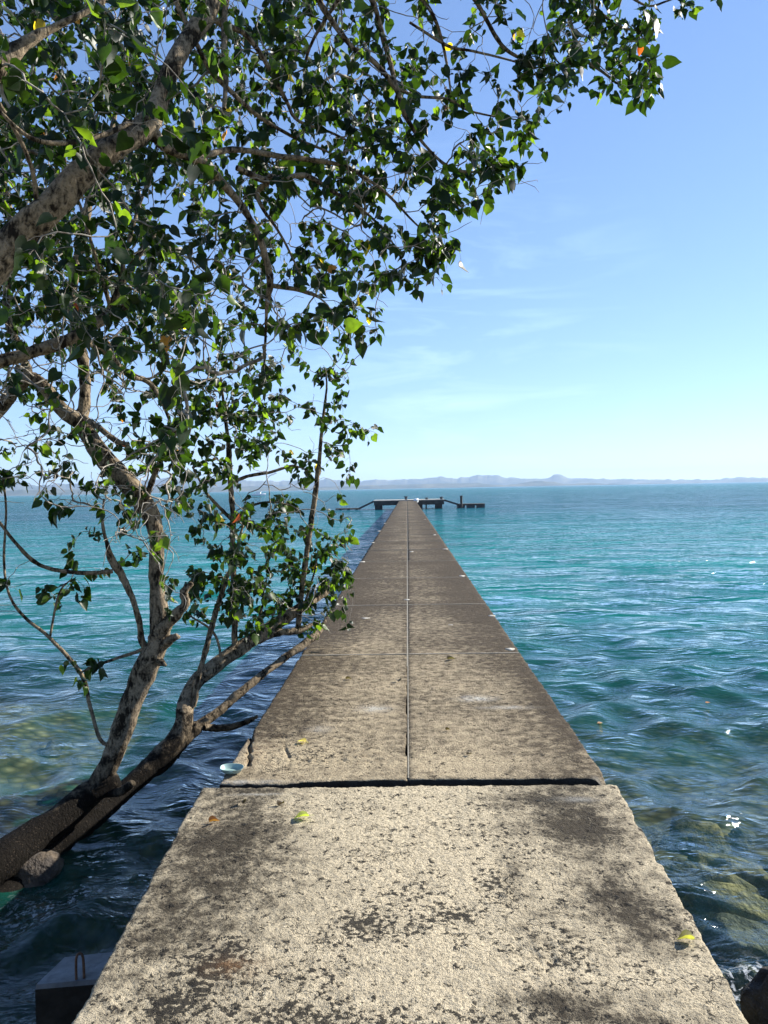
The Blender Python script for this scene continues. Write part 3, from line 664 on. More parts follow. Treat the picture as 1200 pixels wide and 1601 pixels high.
for k in range(70):
    if k < 48: x = gr.uniform(1.0, 3.4); y = gr.uniform(2.8, 7.0)
    else: x = gr.uniform(-4.5, -1.5); y = gr.uniform(4.5, 9.5)
    z = float(bed_z(np.array([x]), np.array([y]))[0]); s = gr.uniform(.07, .24)
    if k < 6:
        o = blob('stone', (x, y, z), (s*1.2, s, s*.7), MAT[['rock_y', 'rock_g', 'rock_d'][k % 3]], seed=60+k, n1=12, n2=18, rough=.2); protos.append((o, s))
    else:
        p_, ps = protos[k % 6]; o = p_.copy(); COL.objects.link(o); o.location = (x, y, z); o.scale = (s/ps,)*3; o.rotation_euler = (0, 0, gr.uniform(0, 6.28))
    side = 'right of the pier' if x > 0 else 'left of the pier'
    tag(o, 'rounded stone on the shallow seabed, dimly seen through the water '+side, 'stone', 'stones on the shallow seabed '+side)

# ------------------------------------------------------------------ far shore
def ridge(name, D, prof, mat, lab, depthm, seed, detail=1.0, base=-3):
    px = np.array([p[0] for p in prof], float); hh = np.array([p[1] for p in prof], float)
    xs = np.linspace(px[0], px[-1], 1900); h = np.interp(xs, px, hh)
    kern = np.hanning(15); kern /= kern.sum(); h = np.convolve(np.pad(h, 7, 'edge'), kern, 'valid')
    h = np.maximum(h+detail*1.7*(fbm2(xs*.09, xs*0, 5, seed)-.5)*3.0+detail*.5*(fbm2(xs*.8, xs*0, 3, seed+1)-.5), .15)
    end = np.clip(np.minimum(xs-xs[0], xs[-1]-xs)/8, 0, 1); h *= end
    H = h*D/F
    # direction on the ground for each column
    dirs = np.array([_f+_r*(x-600)/F+_u*(800.5-(763.3-.0183*(x-636)))/F for x in xs]); dirs /= np.linalg.norm(dirs[:, :2], axis=1, keepdims=True)
    rad = D*(1+.0*xs)
    prof_t = np.array([0, .04, .15, .3, .5, .7, .85, 1.0]); prof_h = np.array([0, .12, .42, .7, 1.0, .7, .4, 0])
    V = []
    for t, ph in zip(prof_t, prof_h):
        rr_ = rad+depthm*(t-.5)+depthm*.06*(fbm2(xs*.05, xs*0+t*9, 3, seed+2)-.5)
        V.append(np.stack([dirs[:, 0]*rr_, dirs[:, 1]*rr_, base*(ph == 0)+H*ph*(1 if ph == 1 else (.85+.4*fbm2(xs*.12, xs*0+t*31, 4, seed+4)))], -1))
    o = mesh(name, np.concatenate(V), gridf(len(prof_t), len(xs)), mat); tag(o, lab, kind='structure'); return o
def hillm():
    k = M('wooded_hillside', .95, .05); P = k.pos(); n = k.noise(P, .004, 6, .6)
    k.base(k.mix(k.ramp(n, [(.35, 0.0), (.65, 1.0)]), (.035, .05, .025), (.16, .15, .085))); return k.m
MAT['hill'] = hillm()
ridge('far_hills', 9500, [(-700, 14), (-400, 20), (-150, 14), (0, 17), (25, 19), (60, 14), (110, 16), (170, 12), (230, 20), (270, 23), (330, 19), (390, 17), (450, 14), (500, 17), (530, 16), (560, 12), (590, 14), (620, 13), (655, 14), (675, 17), (690, 18), (715, 14.5), (745, 18), (770, 19.5), (795, 13), (825, 12), (835, 10), (855, 12), (873, 17), (886, 12.5), (900, 10.5), (908, 12), (925, 9.5), (950, 9.5), (1000, 6.5), (1060, 5.5), (1120, 5), (1145, 7), (1200, 5.5), (1300, 6), (1500, 4), (1800, 3)], MAT['hill'], None, 900, 3)
ridge('near_shore_hills', 6500, [(-600, 6), (-100, 7), (60, 8), (200, 7), (300, 9), (400, 7), (480, 5.5), (560, 6), (640, 6), (700, 7), (750, 6), (790, 2), (805, 4), (835, 8), (865, 6), (885, 2), (925, 4), (950, 1.2), (980, .6), (1100, .5)], MAT['hill'], None, 500, 8, .5)
# distant boat
bt = empty('motor_boat', (0, 0, 0)); c = G(404, 779, 0)*1.0; c = c/np.linalg.norm(c[:2])*420; bt.location = (c[0], c[1], 0); tag(bt, 'small white boat far away on the water, seen through the saplings', 'boat')
n = 12; hull = []
for i in range(n):
    t = i/(n-1); wd = 1.15*(1-(max(0, t-.55)/.45)**2.2)*(0.8+.2*min(1, t*5)); sh = 1.0+.5*max(0, t-.4)**1.5
    hull.append([(-3.5+7.5*t, y_, z_) for y_, z_ in ((0, -.3), (wd*.7, -.1), (wd, sh), (wd*.9, sh-.02), (0, sh-.15), (-wd*.9, sh-.02), (-wd, sh), (-wd*.7, -.1))])
V = np.array(hull).reshape(-1, 3); i, j = np.meshgrid(np.arange(n-1), np.arange(8), indexing='ij'); j2 = (j+1) % 8
o = mesh('hull', V, np.stack([i*8+j, (i+1)*8+j, (i+1)*8+j2, i*8+j2], -1).reshape(-1, 4), MAT['white']); o.parent = bt
b = MB(); b.box(-1.2, 1.2, -.75, .75, .86, 2.1); o = b.build('cabin', MAT['white']); o.parent = bt
b = MB(); b.box(-1.4, 1.6, -.85, .85, 2.1, 2.2); o = b.build('roof', MAT['white']); o.parent = bt

# ------------------------------------------------------------------ trees
limb_ends = []
tA = empty('leaning_tree', U(-160, 1480, 5.0)); tag(tA, 'tree leaning low over the water, crooked upright trunk and long log reaching the pier', 'tree')
tB = empty('overhanging_tree', U(-420, 900, 3.3)*np.array([1, 1, 0])); tag(tB, 'nearer tree with thick mottled limb crossing the upper left corner above the other tree', 'tree')
nodes = []; nrad = []; ndir = []; nown = []; ncap = []       # skeleton the twigs attach to
def limb(pts, own, name='limb', n=12, rough=.10, attach=True, start=0, seed=[0]):
    """pts: (px, py, D, width px)"""
    if own == 0: pts = [(p[0], p[1], p[2]+.5*min(1, max(0, (7.3-p[2])/1.7)), p[3]) for p in pts]
    Q = np.array([list(U(p[0], p[1], p[2]))+[p[3]*p[2]/F/2*((.78 if own else .64 if p[3] > 48 else .72) if p[3] > 12 else 1)] for p in pts]); seed[0] += 1
    step = max(.02, float(Q[:, 3].mean())*.8)
    C = catmull(Q, step); P = C[:, :3]; rad = np.maximum(C[:, 3], .0015)
    g = np.random.default_rng(100+seed[0])
    jit = np.cumsum(g.normal(size=P.shape), 0); jit -= np.linspace(0, 1, len(P))[:, None]*jit[-1]; P = P+jit*rad[:, None]*.05
    if rad.mean() > .012:   # knots
        for q in range(int(len(P)/14)):
            c_ = g.integers(2, max(3, len(P)-2)); rad = rad*(1+.16*np.exp(-((np.arange(len(P))-c_)/1.6)**2))
    nn = n if rad.mean() > .02 else 7 if rad.mean() > .006 else 5
    V, Fq = tube(P, rad, nn, rough if rad.mean() > .012 else .05, seed[0])
    e = P[-1]+(P[-1]-P[-2])/np.linalg.norm(P[-1]-P[-2])*rad[-1]*.5; nv = len(V)
    V = np.vstack([V, e]); cap = np.array([(nv-nn+i, nv-nn+(i+1) % nn, nv) for i in range(nn)])
    T = frames(P)[0]
    if attach and pts[-1][3] <= 3.6: limb_ends.append(P[-1])
    if attach:
        for k_ in range(start, len(P), max(1, int(.06/step))):
            nodes.append(P[k_]); nrad.append(rad[k_]); ndir.append(T[k_]); nown.append(own); ncap.append(-1)
    return mesh(name, V, [Fq, cap], MAT['bark'], tA if own == 0 else tB)
A = 0; B = 1
limb([(-420, 1680, 3.4, 120), (-160, 1480, 3.9, 100), (0, 1350, 4.55, 84), (90, 1285, 4.9, 72), (150, 1235, 5.1, 58), (180, 1218, 5.1, 40)], A, 'trunk', 18, .10, False)
limb([(150, 1238, 5.1, 50), (168, 1195, 5.1, 50), (185, 1140, 5.1, 46), (200, 1090, 5.1, 46), (222, 1045, 5.1, 48), (246, 1000, 5.1, 50), (247, 965, 5.1, 38), (244, 900, 5.1, 31), (243, 835, 5.1, 33), (232, 797, 5.1, 40), (205, 762, 5.1, 40), (165, 718, 5.15, 42), (137, 680, 5.2, 36), (122, 655, 5.2, 34)], A, 'trunk', 16, .10, True, 90)
limb([(125, 665, 5.2, 30), (132, 620, 5.25, 24), (130, 570, 5.3, 22), (124, 530, 5.35, 20), (113, 490, 5.4, 20), (112, 450, 5.4, 20), (120, 400, 5.5, 17), (131, 365, 5.55, 14), (140, 300, 5.6, 11), (165, 230, 5.7, 9), (190, 130, 5.8, 6)], A)
limb([(125, 660, 5.2, 34), (95, 640, 5.15, 32), (72, 612, 5.1, 28), (45, 592, 5.1, 28), (18, 612, 5.1, 27), (-15, 655, 5.1, 26), (-60, 700, 5.1, 22), (-120, 720, 5.2, 14)], A)
limb([(45, 592, 5.1, 20), (32, 545, 5.2, 18), (14, 505, 5.2, 16), (12, 455, 5.3, 15), (24, 410, 5.3, 13), (20, 350, 5.4, 11), (5, 270, 5.5, 8), (15, 180, 5.6, 5)], A)
limb([(-220, 640, 4.2, 34), (-80, 590, 4.3, 30), (0, 568, 4.4, 27), (60, 548, 4.5, 26), (115, 530, 4.5, 24), (160, 502, 4.6, 22), (195, 478, 4.6, 18), (215, 470, 4.6, 12)], B)
limb([(165, 500, 4.6, 14), (190, 440, 4.6, 11), (215, 400, 4.6, 9), (232, 372, 4.6, 8), (252, 355, 4.6, 6)], B)
limb([(175, 490, 4.6, 8), (160, 440, 4.5, 6), (145, 390, 4.4, 5), (128, 330, 4.3, 5), (108, 280, 4.2, 4), (98, 230, 4.1, 3)], B)
limb([(180, 485, 4.6, 9), (195, 400, 4.7, 7), (215, 330, 4.8, 6), (228, 290, 4.9, 4), (250, 210, 5, 3)], B)
limb([(115, 532, 4.5, 10), (160, 545, 4.9, 12), (180, 570, 5.1, 12), (205, 588, 5.3, 10), (235, 600, 5.5, 8), (262, 650, 5.6, 5), (270, 690, 5.7, 3)], B)
# low log and its forks
limb([(-330, 1640, 3.5, 70), (-60, 1470, 4.1, 62), (60, 1345, 4.75, 58), (130, 1290, 5.05, 54), (200, 1238, 5.4, 50), (255, 1192, 5.65, 46), (290, 1148, 5.85, 42), (296, 1105, 6.05, 36), (312, 1070, 6.2, 34), (345, 1040, 6.4, 32), (385, 1010, 6.7, 28), (425, 982, 7.0, 26), (465, 955, 7.3, 22), (492, 938, 7.5, 18), (512, 925, 7.6, 13)], A, 'limb', 16, .12, True, 60)
limb([(270, 1180, 5.9, 30), (300, 1145, 6.05, 26), (340, 1112, 6.3, 19), (390, 1068, 6.6, 17), (440, 1030, 7.0, 15), (478, 1003, 7.3, 12), (500, 985, 7.5, 9), (510, 965, 7.6, 4)], A, 'limb', 12, .1, True, 20)
limb([(318, 1138, 6.1, 14), (350, 1138, 6.3, 11), (385, 1128, 6.5, 8), (402, 1120, 6.6, 5)], A, 'limb', 10, .1, False)
limb([(385, 1012, 6.75, 14), (420, 992, 6.95, 16), (445, 988, 7.05, 15), (470, 985, 7.2, 10), (490, 975, 7.3, 4)], A, 'limb', 10, .12)
limb([(165, 1238, 5.1, 22), (188, 1236, 5.05, 20), (207, 1224, 5.0, 15)], A, 'stub', 12, .14, False)
# stub knot with broken end
limb([(244, 1000, 5.1, 34), (262, 975, 5.05, 26), (278, 958, 5.0, 22), (290, 944, 5.0, 17), (288, 925, 5.0, 12), (300, 912, 5.0, 7)], A, 'stub', 14, .22, False)
limb([(250, 1010, 5.1, 26), (266, 1000, 5.05, 17), (277, 995, 5.0, 9)], A, 'stub', 12, .3, False)
limb([(240, 1030, 5.1, 22), (254, 1036, 5.05, 10), (258, 1040, 5.0, 5)], A, 'stub', 12, .3, False)
# side branch of the trunk
limb([(236, 1025, 5.1, 15), (222, 1002, 5.1, 15), (219, 975, 5.05, 13), (207, 935, 5.0, 13), (190, 900, 5.0, 12), (172, 872, 4.95, 12), (168, 855, 4.9, 7), (160, 820, 4.9, 4), (162, 780, 4.9, 3)], A, 'limb', 9)
limb([(176, 893, 4.95, 7), (140, 896, 4.9, 7), (95, 893, 4.8, 6.5), (60, 882, 4.8, 6), (30, 855, 4.7, 5.5), (0, 818, 4.7, 5), (-30, 780, 4.7, 4)], A, 'limb', 7)
limb([(186, 1168, 5.1, 7), (158, 1158, 5.05, 6), (142, 1105, 5.0, 6), (127, 1055, 5.0, 7), (78, 998, 4.9, 5.5), (38, 965, 4.9, 5), (14, 930, 4.8, 4), (6, 880, 4.8, 4), (9, 800, 4.8, 3.5), (4, 740, 4.8, 3)], A, 'limb', 7)
limb([(78, 996, 4.9, 4), (86, 950, 4.9, 3.5), (95, 922, 4.9, 3), (112, 905, 4.9, 2)], A, 'limb', 6)
limb([(238, 1008, 5.1, 7), (216, 1018, 5.1, 6), (180, 1030, 5.0, 5), (145, 1042, 4.95, 4), (125, 1052, 4.9, 3)], A, 'limb', 6)
limb([(222, 805, 5.1, 9), (234, 765, 5.0, 9), (247, 730, 4.95, 8), (262, 700, 4.9, 7), (275, 672, 4.85, 4)], A, 'limb', 8)
limb([(130, 650, 5.2, 14), (160, 672, 5.0, 9), (180, 688, 5.0, 8), (200, 695, 4.95, 5)], A, 'limb', 8)
# shoots standing on the log
limb([(302, 1105, 6.05, 9), (310, 1060, 6.1, 9), (322, 1012, 6.15, 8.5), (338, 952, 6.2, 8.5), (352, 910, 6.2, 7), (366, 868, 6.25, 4), (380, 820, 6.3, 3)], A, 'shoot', 7)
limb([(367, 1012, 6.6, 10), (367, 950, 6.6, 9.5), (363, 870, 6.6, 9), (363, 810, 6.6, 8.5), (360, 750, 6.6, 8), (357, 700, 6.6, 7), (352, 650, 6.6, 5), (345, 590, 6.6, 3)], A, 'shoot', 8)
limb([(465, 985, 7.2, 8), (470, 930, 7.2, 8.5), (478, 870, 7.2, 8.5), (486, 810, 7.2, 8), (493, 765, 7.2, 7.5), (500, 705, 7.2, 6), (505, 650, 7.2, 4.5), (510, 605, 7.2, 3), (508, 575, 7.2, 2)], A, 'shoot', 8)
limb([(362, 755, 6.6, 6), (385, 745, 6.65, 5.5), (420, 739, 6.7, 4.5), (440, 733, 6.75, 4), (458, 728, 6.8, 3), (480, 735, 6.9, 2)], A, 'shoot', 6)
limb([(364, 815, 6.6, 6), (340, 790, 6.5, 5), (322, 770, 6.4, 4.5), (312, 752, 6.4, 3.5), (300, 730, 6.3, 2)], A, 'shoot', 6)
limb([(366, 812, 6.6, 4), (395, 790, 6.7, 4), (425, 785, 6.8, 3), (455, 790, 6.9, 2)], A, 'shoot', 6)
limb([(345, 1045, 6.4, 4), (342, 1010, 6.4, 4), (330, 985, 6.4, 4), (300, 965, 6.3, 3), (290, 955, 6.3, 2)], A, 'shoot', 6)
limb([(402, 1000, 6.8, 4), (406, 960, 6.8, 4), (418, 930, 6.8, 3)], A, 'shoot', 6)
limb([(470, 960, 7.2, 4), (490, 900, 7.3, 3), (497, 860, 7.3, 2.5)], A, 'shoot', 6)
# overhead limb
limb([(-560, 1500, 3.0, 170), (-480, 1100, 3.1, 135), (-330, 760, 3.2, 110), (-160, 540, 3.3, 88), (0, 388, 3.4, 68), (60, 328, 3.4, 60), (120, 266, 3.45, 56), (170, 224, 3.5, 50), (225, 192, 3.6, 44), (243, 150, 3.65, 34), (262, 98, 3.7, 36), (290, 55, 3.8, 36), (322, 12, 3.9, 34), (352, -50, 4.0, 30), (420, -140, 4.1, 24), (520, -190, 4.2, 18)], B, 'trunk', 20, .09, True, 60)
limb([(230, 200, 3.6, 28), (262, 232, 3.7, 22), (305, 246, 3.8, 24), (338, 276, 3.9, 18), (368, 312, 4.0, 15), (396, 356, 4.05, 13), (412, 396, 4.1, 12.5), (421, 440, 4.15, 12), (417, 480, 4.2, 6), (414, 540, 4.3, 3.5), (412, 580, 4.3, 2.5)], B, 'limb', 11, .1)
limb([(300, 248, 3.8, 14), (350, 236, 4.0, 10), (385, 236, 4.1, 9), (430, 244, 4.2, 9), (480, 250, 4.3, 8), (540, 262, 4.4, 6), (600, 300, 4.5, 5), (650, 350, 4.6, 3), (690, 385, 4.6, 2)], B, 'limb', 9)
limb([(370, 262, 4.0, 9), (405, 278, 4.1, 11), (418, 285, 4.15, 9), (402, 300, 4.2, 8), (410, 325, 4.2, 6), (440, 370, 4.3, 4), (470, 430, 4.4, 3)], B, 'limb', 8)
limb([(421, 446, 4.15, 8), (460, 452, 4.2, 7), (488, 460, 4.25, 6), (500, 466, 4.3, 4)], B, 'limb', 8)
limb([(418, 275, 4.15, 9), (440, 278, 4.2, 9), (480, 275, 4.3, 8), (520, 300, 4.4, 7), (555, 320, 4.5, 5), (600, 360, 4.5, 3.5), (630, 410, 4.6, 2)], B, 'limb', 8)
limb([(350, 170, 3.8, 7), (353, 120, 3.85, 8), (350, 70, 3.9, 8.5), (353, 20, 3.95, 9), (365, -60, 4.0, 9)], B, 'limb', 8)
limb([(-260, 330, 2.9, 60), (-60, 150, 3.0, 46), (0, 100, 3.05, 36), (35, 70, 3.1, 24), (80, 45, 3.15, 14), (130, 20, 3.2, 9), (200, -20, 3.3, 5)], B, 'limb', 12, .1)
limb([(-260, 330, 2.9, 60), (-420, 500, 3.0, 80), (-480, 900, 3.05, 100)], B, 'limb', 12, .1, False)
limb([(60, 330, 3.4, 9), (45, 250, 3.3, 7), (0, 165, 3.2, 7), (-40, 120, 3.1, 6)], B, 'limb', 7)
limb([(205, 190, 3.5, 9), (160, 210, 3.35, 8), (110, 222, 3.2, 8), (60, 220, 3.1, 7), (20, 195, 3.05, 6), (-30, 140, 3, 5)], B, 'limb', 7)
# long hanging branches towards the upper right
limb([(322, 25, 3.9, 9), (350, 38, 4.0, 8.5), (380, 50, 4.05, 8), (402, 76, 4.1, 8), (426, 116, 4.2, 7), (448, 160, 4.3, 6), (465, 188, 4.35, 5), (520, 208, 4.4, 4), (570, 235, 4.5, 2.5)], B, 'limb', 7)
limb([(262, -80, 3.8, 9), (272, -10, 3.8, 8), (296, 45, 3.85, 8), (326, 105, 3.9, 8), (352, 135, 4.0, 8), (395, 175, 4.1, 7), (425, 195, 4.2, 6), (470, 220, 4.3, 5), (520, 242, 4.4, 3.5), (580, 290, 4.5, 2.5)], B, 'limb', 7)
limb([(420, -140, 4.1, 12), (470, -60, 4.2, 10), (500, 5, 4.3, 9), (548, 72, 4.4, 8), (575, 90, 4.4, 8), (618, 138, 4.5, 7.5), (636, 185, 4.5, 7), (668, 230, 4.6, 5), (708, 264, 4.6, 4.5), (765, 270, 4.7, 3)], B, 'limb', 7)
limb([(470, -150, 4.2, 12), (540, -70, 4.3, 9), (580, 0, 4.4, 8), (598, 60, 4.5, 8), (616, 125, 4.5, 7), (625, 150, 4.5, 5)], B, 'limb', 7)
limb([(500, 8, 4.3, 6), (540, -20, 4.3, 7), (490, 60, 4.4, 5), (475, 110, 4.5, 4), (480, 150, 4.5, 3)][1:], B, 'limb', 7)
limb([(520, -190, 4.2, 16), (640, -120, 4.4, 12), (700, -60, 4.5, 9), (742, 0, 4.6, 7), (782, 68, 4.7, 6), (822, 95, 4.8, 5), (852, 102, 4.8, 4), (890, 110, 4.9, 2)], B, 'limb', 7)
limb([(620, -130, 4.4, 9), (590, -60, 4.4, 8), (650, -10, 4.5, 7), (675, 20, 4.5, 6), (690, 60, 4.6, 5), (700, 110, 4.6, 4), (705, 150, 4.6, 2.5)], B, 'limb', 7)
limb([(640, -120, 4.4, 12), (780, -100, 4.6, 9), (850, -50, 4.8, 7), (880, 0, 4.9, 6), (895, 50, 4.9, 5.5), (905, 85, 5.0, 5), (945, 115, 5.0, 4), (968, 132, 5.0, 3.5), (1008, 138, 5.0, 2.5)], B, 'limb', 7)
limb([(780, -100, 4.6, 8), (880, -50, 4.9, 6), (930, 10, 5.0, 5), (965, 40, 5.0, 4), (1005, 50, 5.0, 3)], B, 'limb', 7)
limb([(880, -50, 4.9, 5), (960, -20, 5.0, 4), (1010, 8, 5.1, 3.5), (1040, 2, 5.1, 3), (1075, -12, 5.2, 2)], B, 'limb', 7)
limb([(640, 35, 4.5, 4), (700, 72, 4.6, 5), (740, 80, 4.6, 4), (800, 95, 4.7, 3), (835, 108, 4.7, 2)][0:], B, 'limb', 7)
limb([(618, 138, 4.5, 5), (650, 150, 4.6, 5), (700, 155, 4.6, 4), (725, 170, 4.7, 3.5), (760, 180, 4.7, 3), (815, 188, 4.8, 1.8)], B, 'limb', 7)

# density of foliage, 50 px columns from x=-100, rows from y=-100
DM = {-100: "99999999999888777666655544", -50: "99999999999887776666665543",
      0: "99999998887666443346665540", 50: "99999998778875433357666430", 100: "99999998888887546776455420", 150: "99999887788876545520000000",
      200: "99998777777777665100000000", 250: "99888777888877777730000000", 300: "99876788888887775100000000", 350: "88777788887778862000000000",
      400: "88777778788788610000000000", 450: "77777778776788100000000000", 500: "77666677877763000000000000", 550: "55444444665150", 600: "44333445676360", 650: "44333356577262",
      700: "44334356464530", 750: "22122336434440", 800: "11111224666660", 850: "11102122787880", 900: "11110004687770", 950: "11100001344320"}
tgt = []   # x,y,z, leafy, own preference
gt = np.random.default_rng(99)
for y0, s in DM.items():
    for ci, ch in enumerate(s):
        x0 = -100+ci*50; dv = int(ch)
        if dv == 0: continue
        nleaf = gt.poisson(dv*LEAFD) if False else None
        lam = dv*(1.15 if dv > 4 else .80)*(1.0 if x0 < 250 or y0 >= 550 else .60 if x0 < 550 else .52)
        for q in range(gt.poisson(lam)):
            px = x0+gt.uniform(0, 50); py = y0+gt.uniform(0, 50)
            if px > 1030 and py > 15: continue
            if py > 520 and px > 290: D = gt.uniform(6.0, 7.1) if px < 430 else gt.uniform(6.9, 7.5)
            elif py > 700: D = gt.uniform(4.8, 6.2)
            elif px > 560: D = gt.uniform(4.3, 5.2)
            elif px > 380: D = gt.uniform(4.0, 5.8)
            else: D = gt.choice([gt.uniform(2.7, 3.6), gt.uniform(3.6, 5.0), gt.uniform(4.8, 7.2), gt.uniform(4.8, 7.2)], p=[.05, .27, .34, .34])
            tgt.append((*U(px, py, D), 1))
        bare = (3 if x0 < 300 else 2) if 400 <= y0 < 850 and x0 < 450 else (1.6 if x0 < 620 and y0 < 400 else .6)
        for q in range(gt.poisson(bare*4.5 if dv > 1 else .5)):
            px = x0+gt.uniform(0, 50); py = y0+gt.uniform(0, 50); D = gt.uniform(6.2, 7.0) if (py > 600 and px > 300) else gt.uniform(3.8, 5.8)
            if px > 960: continue
            tgt.append((*U(px, py, D), 0))
tgt = np.array(tgt)
# hand placed tips on the outline of the crown (photo right edge)
tips = [(1020, 128, 5.0), (1010, 60, 5.0), (935, 138, 5.0), (1072, 8, 5.2), (800, 268, 4.7), (775, 262, 4.7), (755, 305, 4.7), (722, 322, 4.6), (708, 380, 4.6), (690, 398, 4.6), (640, 425, 4.6), (570, 490, 4.5), (578, 688, 7.3), (545, 735, 7.3), (548, 660, 7.3), (500, 575, 7.2), (532, 590, 7.2), (512, 960, 7.6), (516, 930, 7.6), (525, 905, 7.5), (815, 120, 4.7), (870, 50, 4.8), (790, 155, 4.8), (975, 125, 5.0), (940, 40, 5.0), (905, 10, 5.0), (855, 75, 4.8)]
tgt = np.vstack([tgt, [list(U(*t))+[1] for t in tips], [list(e+gt.normal(size=3)*.07)+[1] for e in limb_ends for q in range(3)]])
N0 = len(nodes); P = np.array(nodes); dd = np.array([np.min(((P-t[:3])**2).sum(1)) for t in tgt]); tgt = tgt[np.argsort(dd)]
NP = np.zeros((N0+len(tgt)*14+10, 3)); ND = np.zeros_like(NP); NP[:N0] = P; ND[:N0] = ndir; NO = np.zeros(len(NP), int); NO[:N0] = nown
TWID = np.full(len(NP), -1); NI = np.zeros(len(NP), int); cnt = N0
twigs = []   # dict(P, parent twig, own, leafy)
camd = CAM
for t in tgt:
    T_ = t[:3]; d2 = ((NP[:cnt]-T_)**2).sum(1); L_ = np.sqrt(d2)
    # prefer nodes that lie lower/inward: growing direction should not fold back
    v = (T_-NP[:cnt])/(L_[:, None]+1e-6); al = (v*ND[:cnt]).sum(1)
    cost = L_*(1.25-.35*al)+np.where(v[:, 2] < -.8, .05, 0)
    k = int(np.argmin(cost)); L = L_[k]
    if L > (1.2 if t[3] else .9): continue
    if L < .03: continue
    p0 = NP[k]; d0 = ND[k]*.5+v[k]*.8+gt.normal(size=3)*.25; d0 /= np.linalg.norm(d0)
    side = gt.normal(size=3); side -= v[k]*side.dot(v[k]); side /= np.linalg.norm(side)+1e-9
    m = max(4, min(13, int(L/.045))); u = np.linspace(0, 1, m+1)[:, None]
    c1 = p0+d0*L*.42; c2 = T_-v[k]*L*.30+side*L*gt.uniform(.02, .22)+np.array([0, 0, gt.uniform(-.03, .10)*L*2])
    Q = (1-u)**3*p0+3*(1-u)**2*u*c1+3*(1-u)*u**2*c2+u**3*T_
    wob = np.cumsum(gt.normal(size=(m+1, 3)), 0)*.0065; wob -= wob[0]; wob -= u*wob[-1]*.6; Q = Q+wob
    own = NO[k]; par = TWID[k]; tid = len(twigs)
    twigs.append([Q, par, NI[k], own, t[3], 1.0])
    Tt = np.gradient(Q, axis=0); Tt /= np.linalg.norm(Tt, axis=1, keepdims=True)+1e-9
    n_ = m
    NP[cnt:cnt+n_] = Q[1:]; ND[cnt:cnt+n_] = Tt[1:]; NO[cnt:cnt+n_] = own; TWID[cnt:cnt+n_] = tid; NI[cnt:cnt+n_] = np.arange(1, m+1); cnt += n_
# weight (pipe model)
W = [np.ones(len(t[0])) for t in twigs]; tot = np.ones(len(twigs))
for i in range(len(twigs)-1, -1, -1):
    p = twigs[i][1]
    w0 = W[i][0]
    if p >= 0: W[p][:twigs[i][2]+1] += w0
TV = [[], []]; TF = [[], []]; tn = [0, 0]
leaves = [[], []]
def tonepick():
    r_ = gt.random()
    if r_ < .003: return np.array([.45, .30, .03])
    if r_ < .005: return np.array([.30, .12, .04])
    if r_ < .006: return np.array([.20, .04, .02])
    if r_ < .16: return np.array([.06, .095, .014])*gt.uniform(.8, 1.2)
    return np.array([.009, .019, .004])*gt.uniform(.6, 1.5)
def add_leaf(own, p, d, size, tone):
    """p attach point on twig, d twig direction"""
    out_ = d*.4+gt.normal(size=3)*.6; out_ /= np.linalg.norm(out_)
    pl = size*gt.uniform(.45, .9)
    q = p+out_*pl+np.array([0, 0, -.25*pl])
    mid = (p+q)/2+np.array([0, 0, .12*pl])
    V, Fq = tube([p, mid, q], [.0013, .0010, .0009], 3); TV[own].append(V); TF[own].append(Fq+tn[own]); tn[own] += len(V)
    x = np.array([0, 0, -1.0])*gt.uniform(.5, 1.3)+out_*.6+gt.normal(size=3)*.55; x /= np.linalg.norm(x)
    r_ = gt.normal(size=3); z = r_-x*r_.dot(x); z /= np.linalg.norm(z); y = np.cross(z, x)
    leaves[own].append((q, x*size, y*size, z*size, gt.uniform(.3, 2.6), gt.uniform(-.5, 2.2), tone))
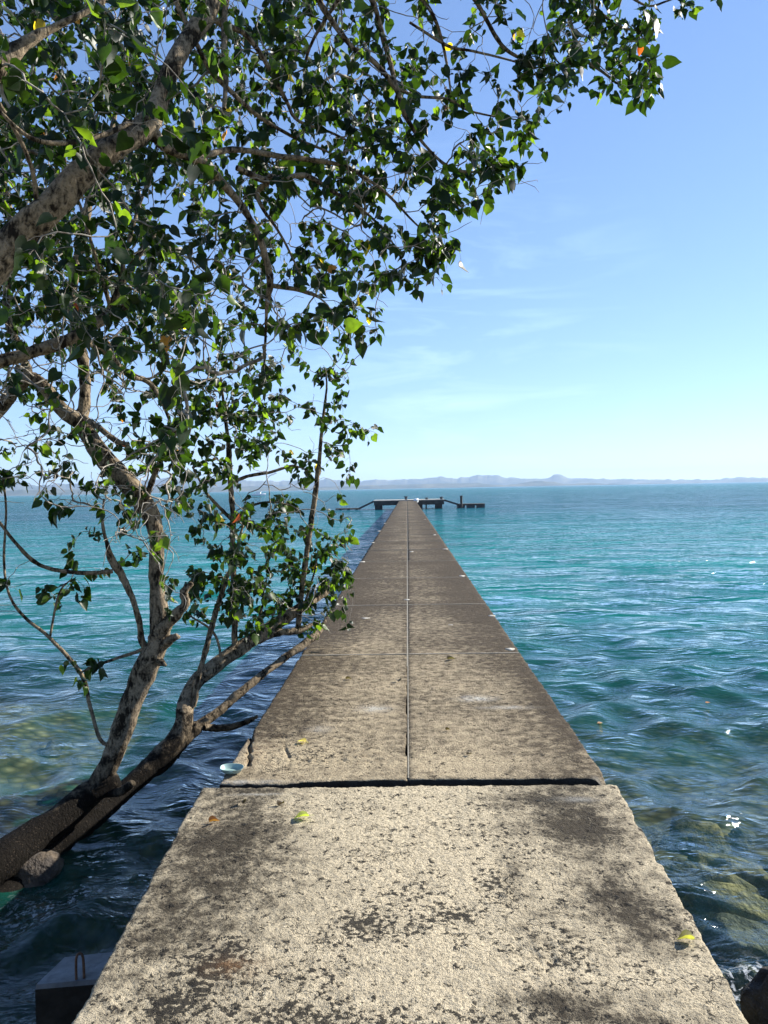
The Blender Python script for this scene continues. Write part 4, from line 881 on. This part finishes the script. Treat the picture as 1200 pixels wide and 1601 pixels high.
for i, (Q, par, pi_, own, leafy, _) in enumerate(twigs):
    rad = (.0016 if leafy else .0019)*W[i]**.40; rad = np.minimum(rad, .011); rad[-1] *= .7
    if par < 0: pass
    V, Fq = tube(Q, rad, 4 if rad[0] < .004 else 5); TV[own].append(V); TF[own].append(Fq+tn[own]); tn[own] += len(V)
    T_ = np.gradient(Q, axis=0); T_ /= np.linalg.norm(T_, axis=1, keepdims=True)+1e-9
    if leafy:
        nl = gt.integers(5, 11); Lq = np.linalg.norm(Q[-1]-Q[0])
        dcam = np.linalg.norm(Q[-1]-CAM)
        for q in range(nl):
            kk = len(Q)-1 if q == 0 else max(1, len(Q)-1-int(gt.integers(0, max(2, min(4, len(Q)-1)))))
            s = gt.uniform(.030, .078)*gt.choice([1, 1, 1.25])*(1.12 if dcam > 5.8 else 1)
            if dcam < 3.6: s *= 1.05
            if dcam > 6: s *= .95
            add_leaf(own, Q[kk], T_[kk], s, tonepick())
lt = LT
for own in (0, 1):
    tp = tA if own == 0 else tB
    mesh('twigs', np.concatenate(TV[own]), np.concatenate(TF[own]), MAT['twig'], tp)
    n = len(leaves[own]); VV = np.zeros((n, len(LT), 3)); CC = np.zeros((n, len(LT), 3))
    for i, (q, x, y, z, fold, curl, tone) in enumerate(leaves[own]):
        zz = lt[:, 2]*0+np.abs(lt[:, 1])*.32*fold-.12*curl*lt[:, 0]**2+.04*np.sin(lt[:, 0]*9+i)*(np.abs(lt[:, 1]) > .1)
        yy = lt[:, 1]*(1-.10*fold)
        VV[i] = q+lt[:, :1]*x+yy[:, None]*y+zz[:, None]*z; CC[i] = tone
    Fl = (LF[None]+np.arange(n)[:, None, None]*len(LT)).reshape(-1, 3)
    mesh('foliage', VV.reshape(-1, 3), Fl, MAT['leaf'], tp, True, {'tone': CC.reshape(-1, 3)})
print('twigs', len(twigs), 'leaves', len(leaves[0]), len(leaves[1]))

# ------------------------------------------------------------------ air
if True:
    b = MB(); b.box(-14000, 14000, -300, 13500, -8.0, 260)
    hz = M('haze'); hz.t.nodes.remove(hz.p); v = hz.n('ShaderNodeVolumePrincipled'); v.inputs['Color'].default_value = (.50, .70, 1.0, 1); v.inputs['Density'].default_value = 8e-5; v.inputs['Anisotropy'].default_value = .2
    hz.l(v.outputs[0], hz.o.inputs['Volume'])
    o = b.build('haze', hz.m); tag(o, 'thin bluish sea haze', 'haze', None, 'stuff')
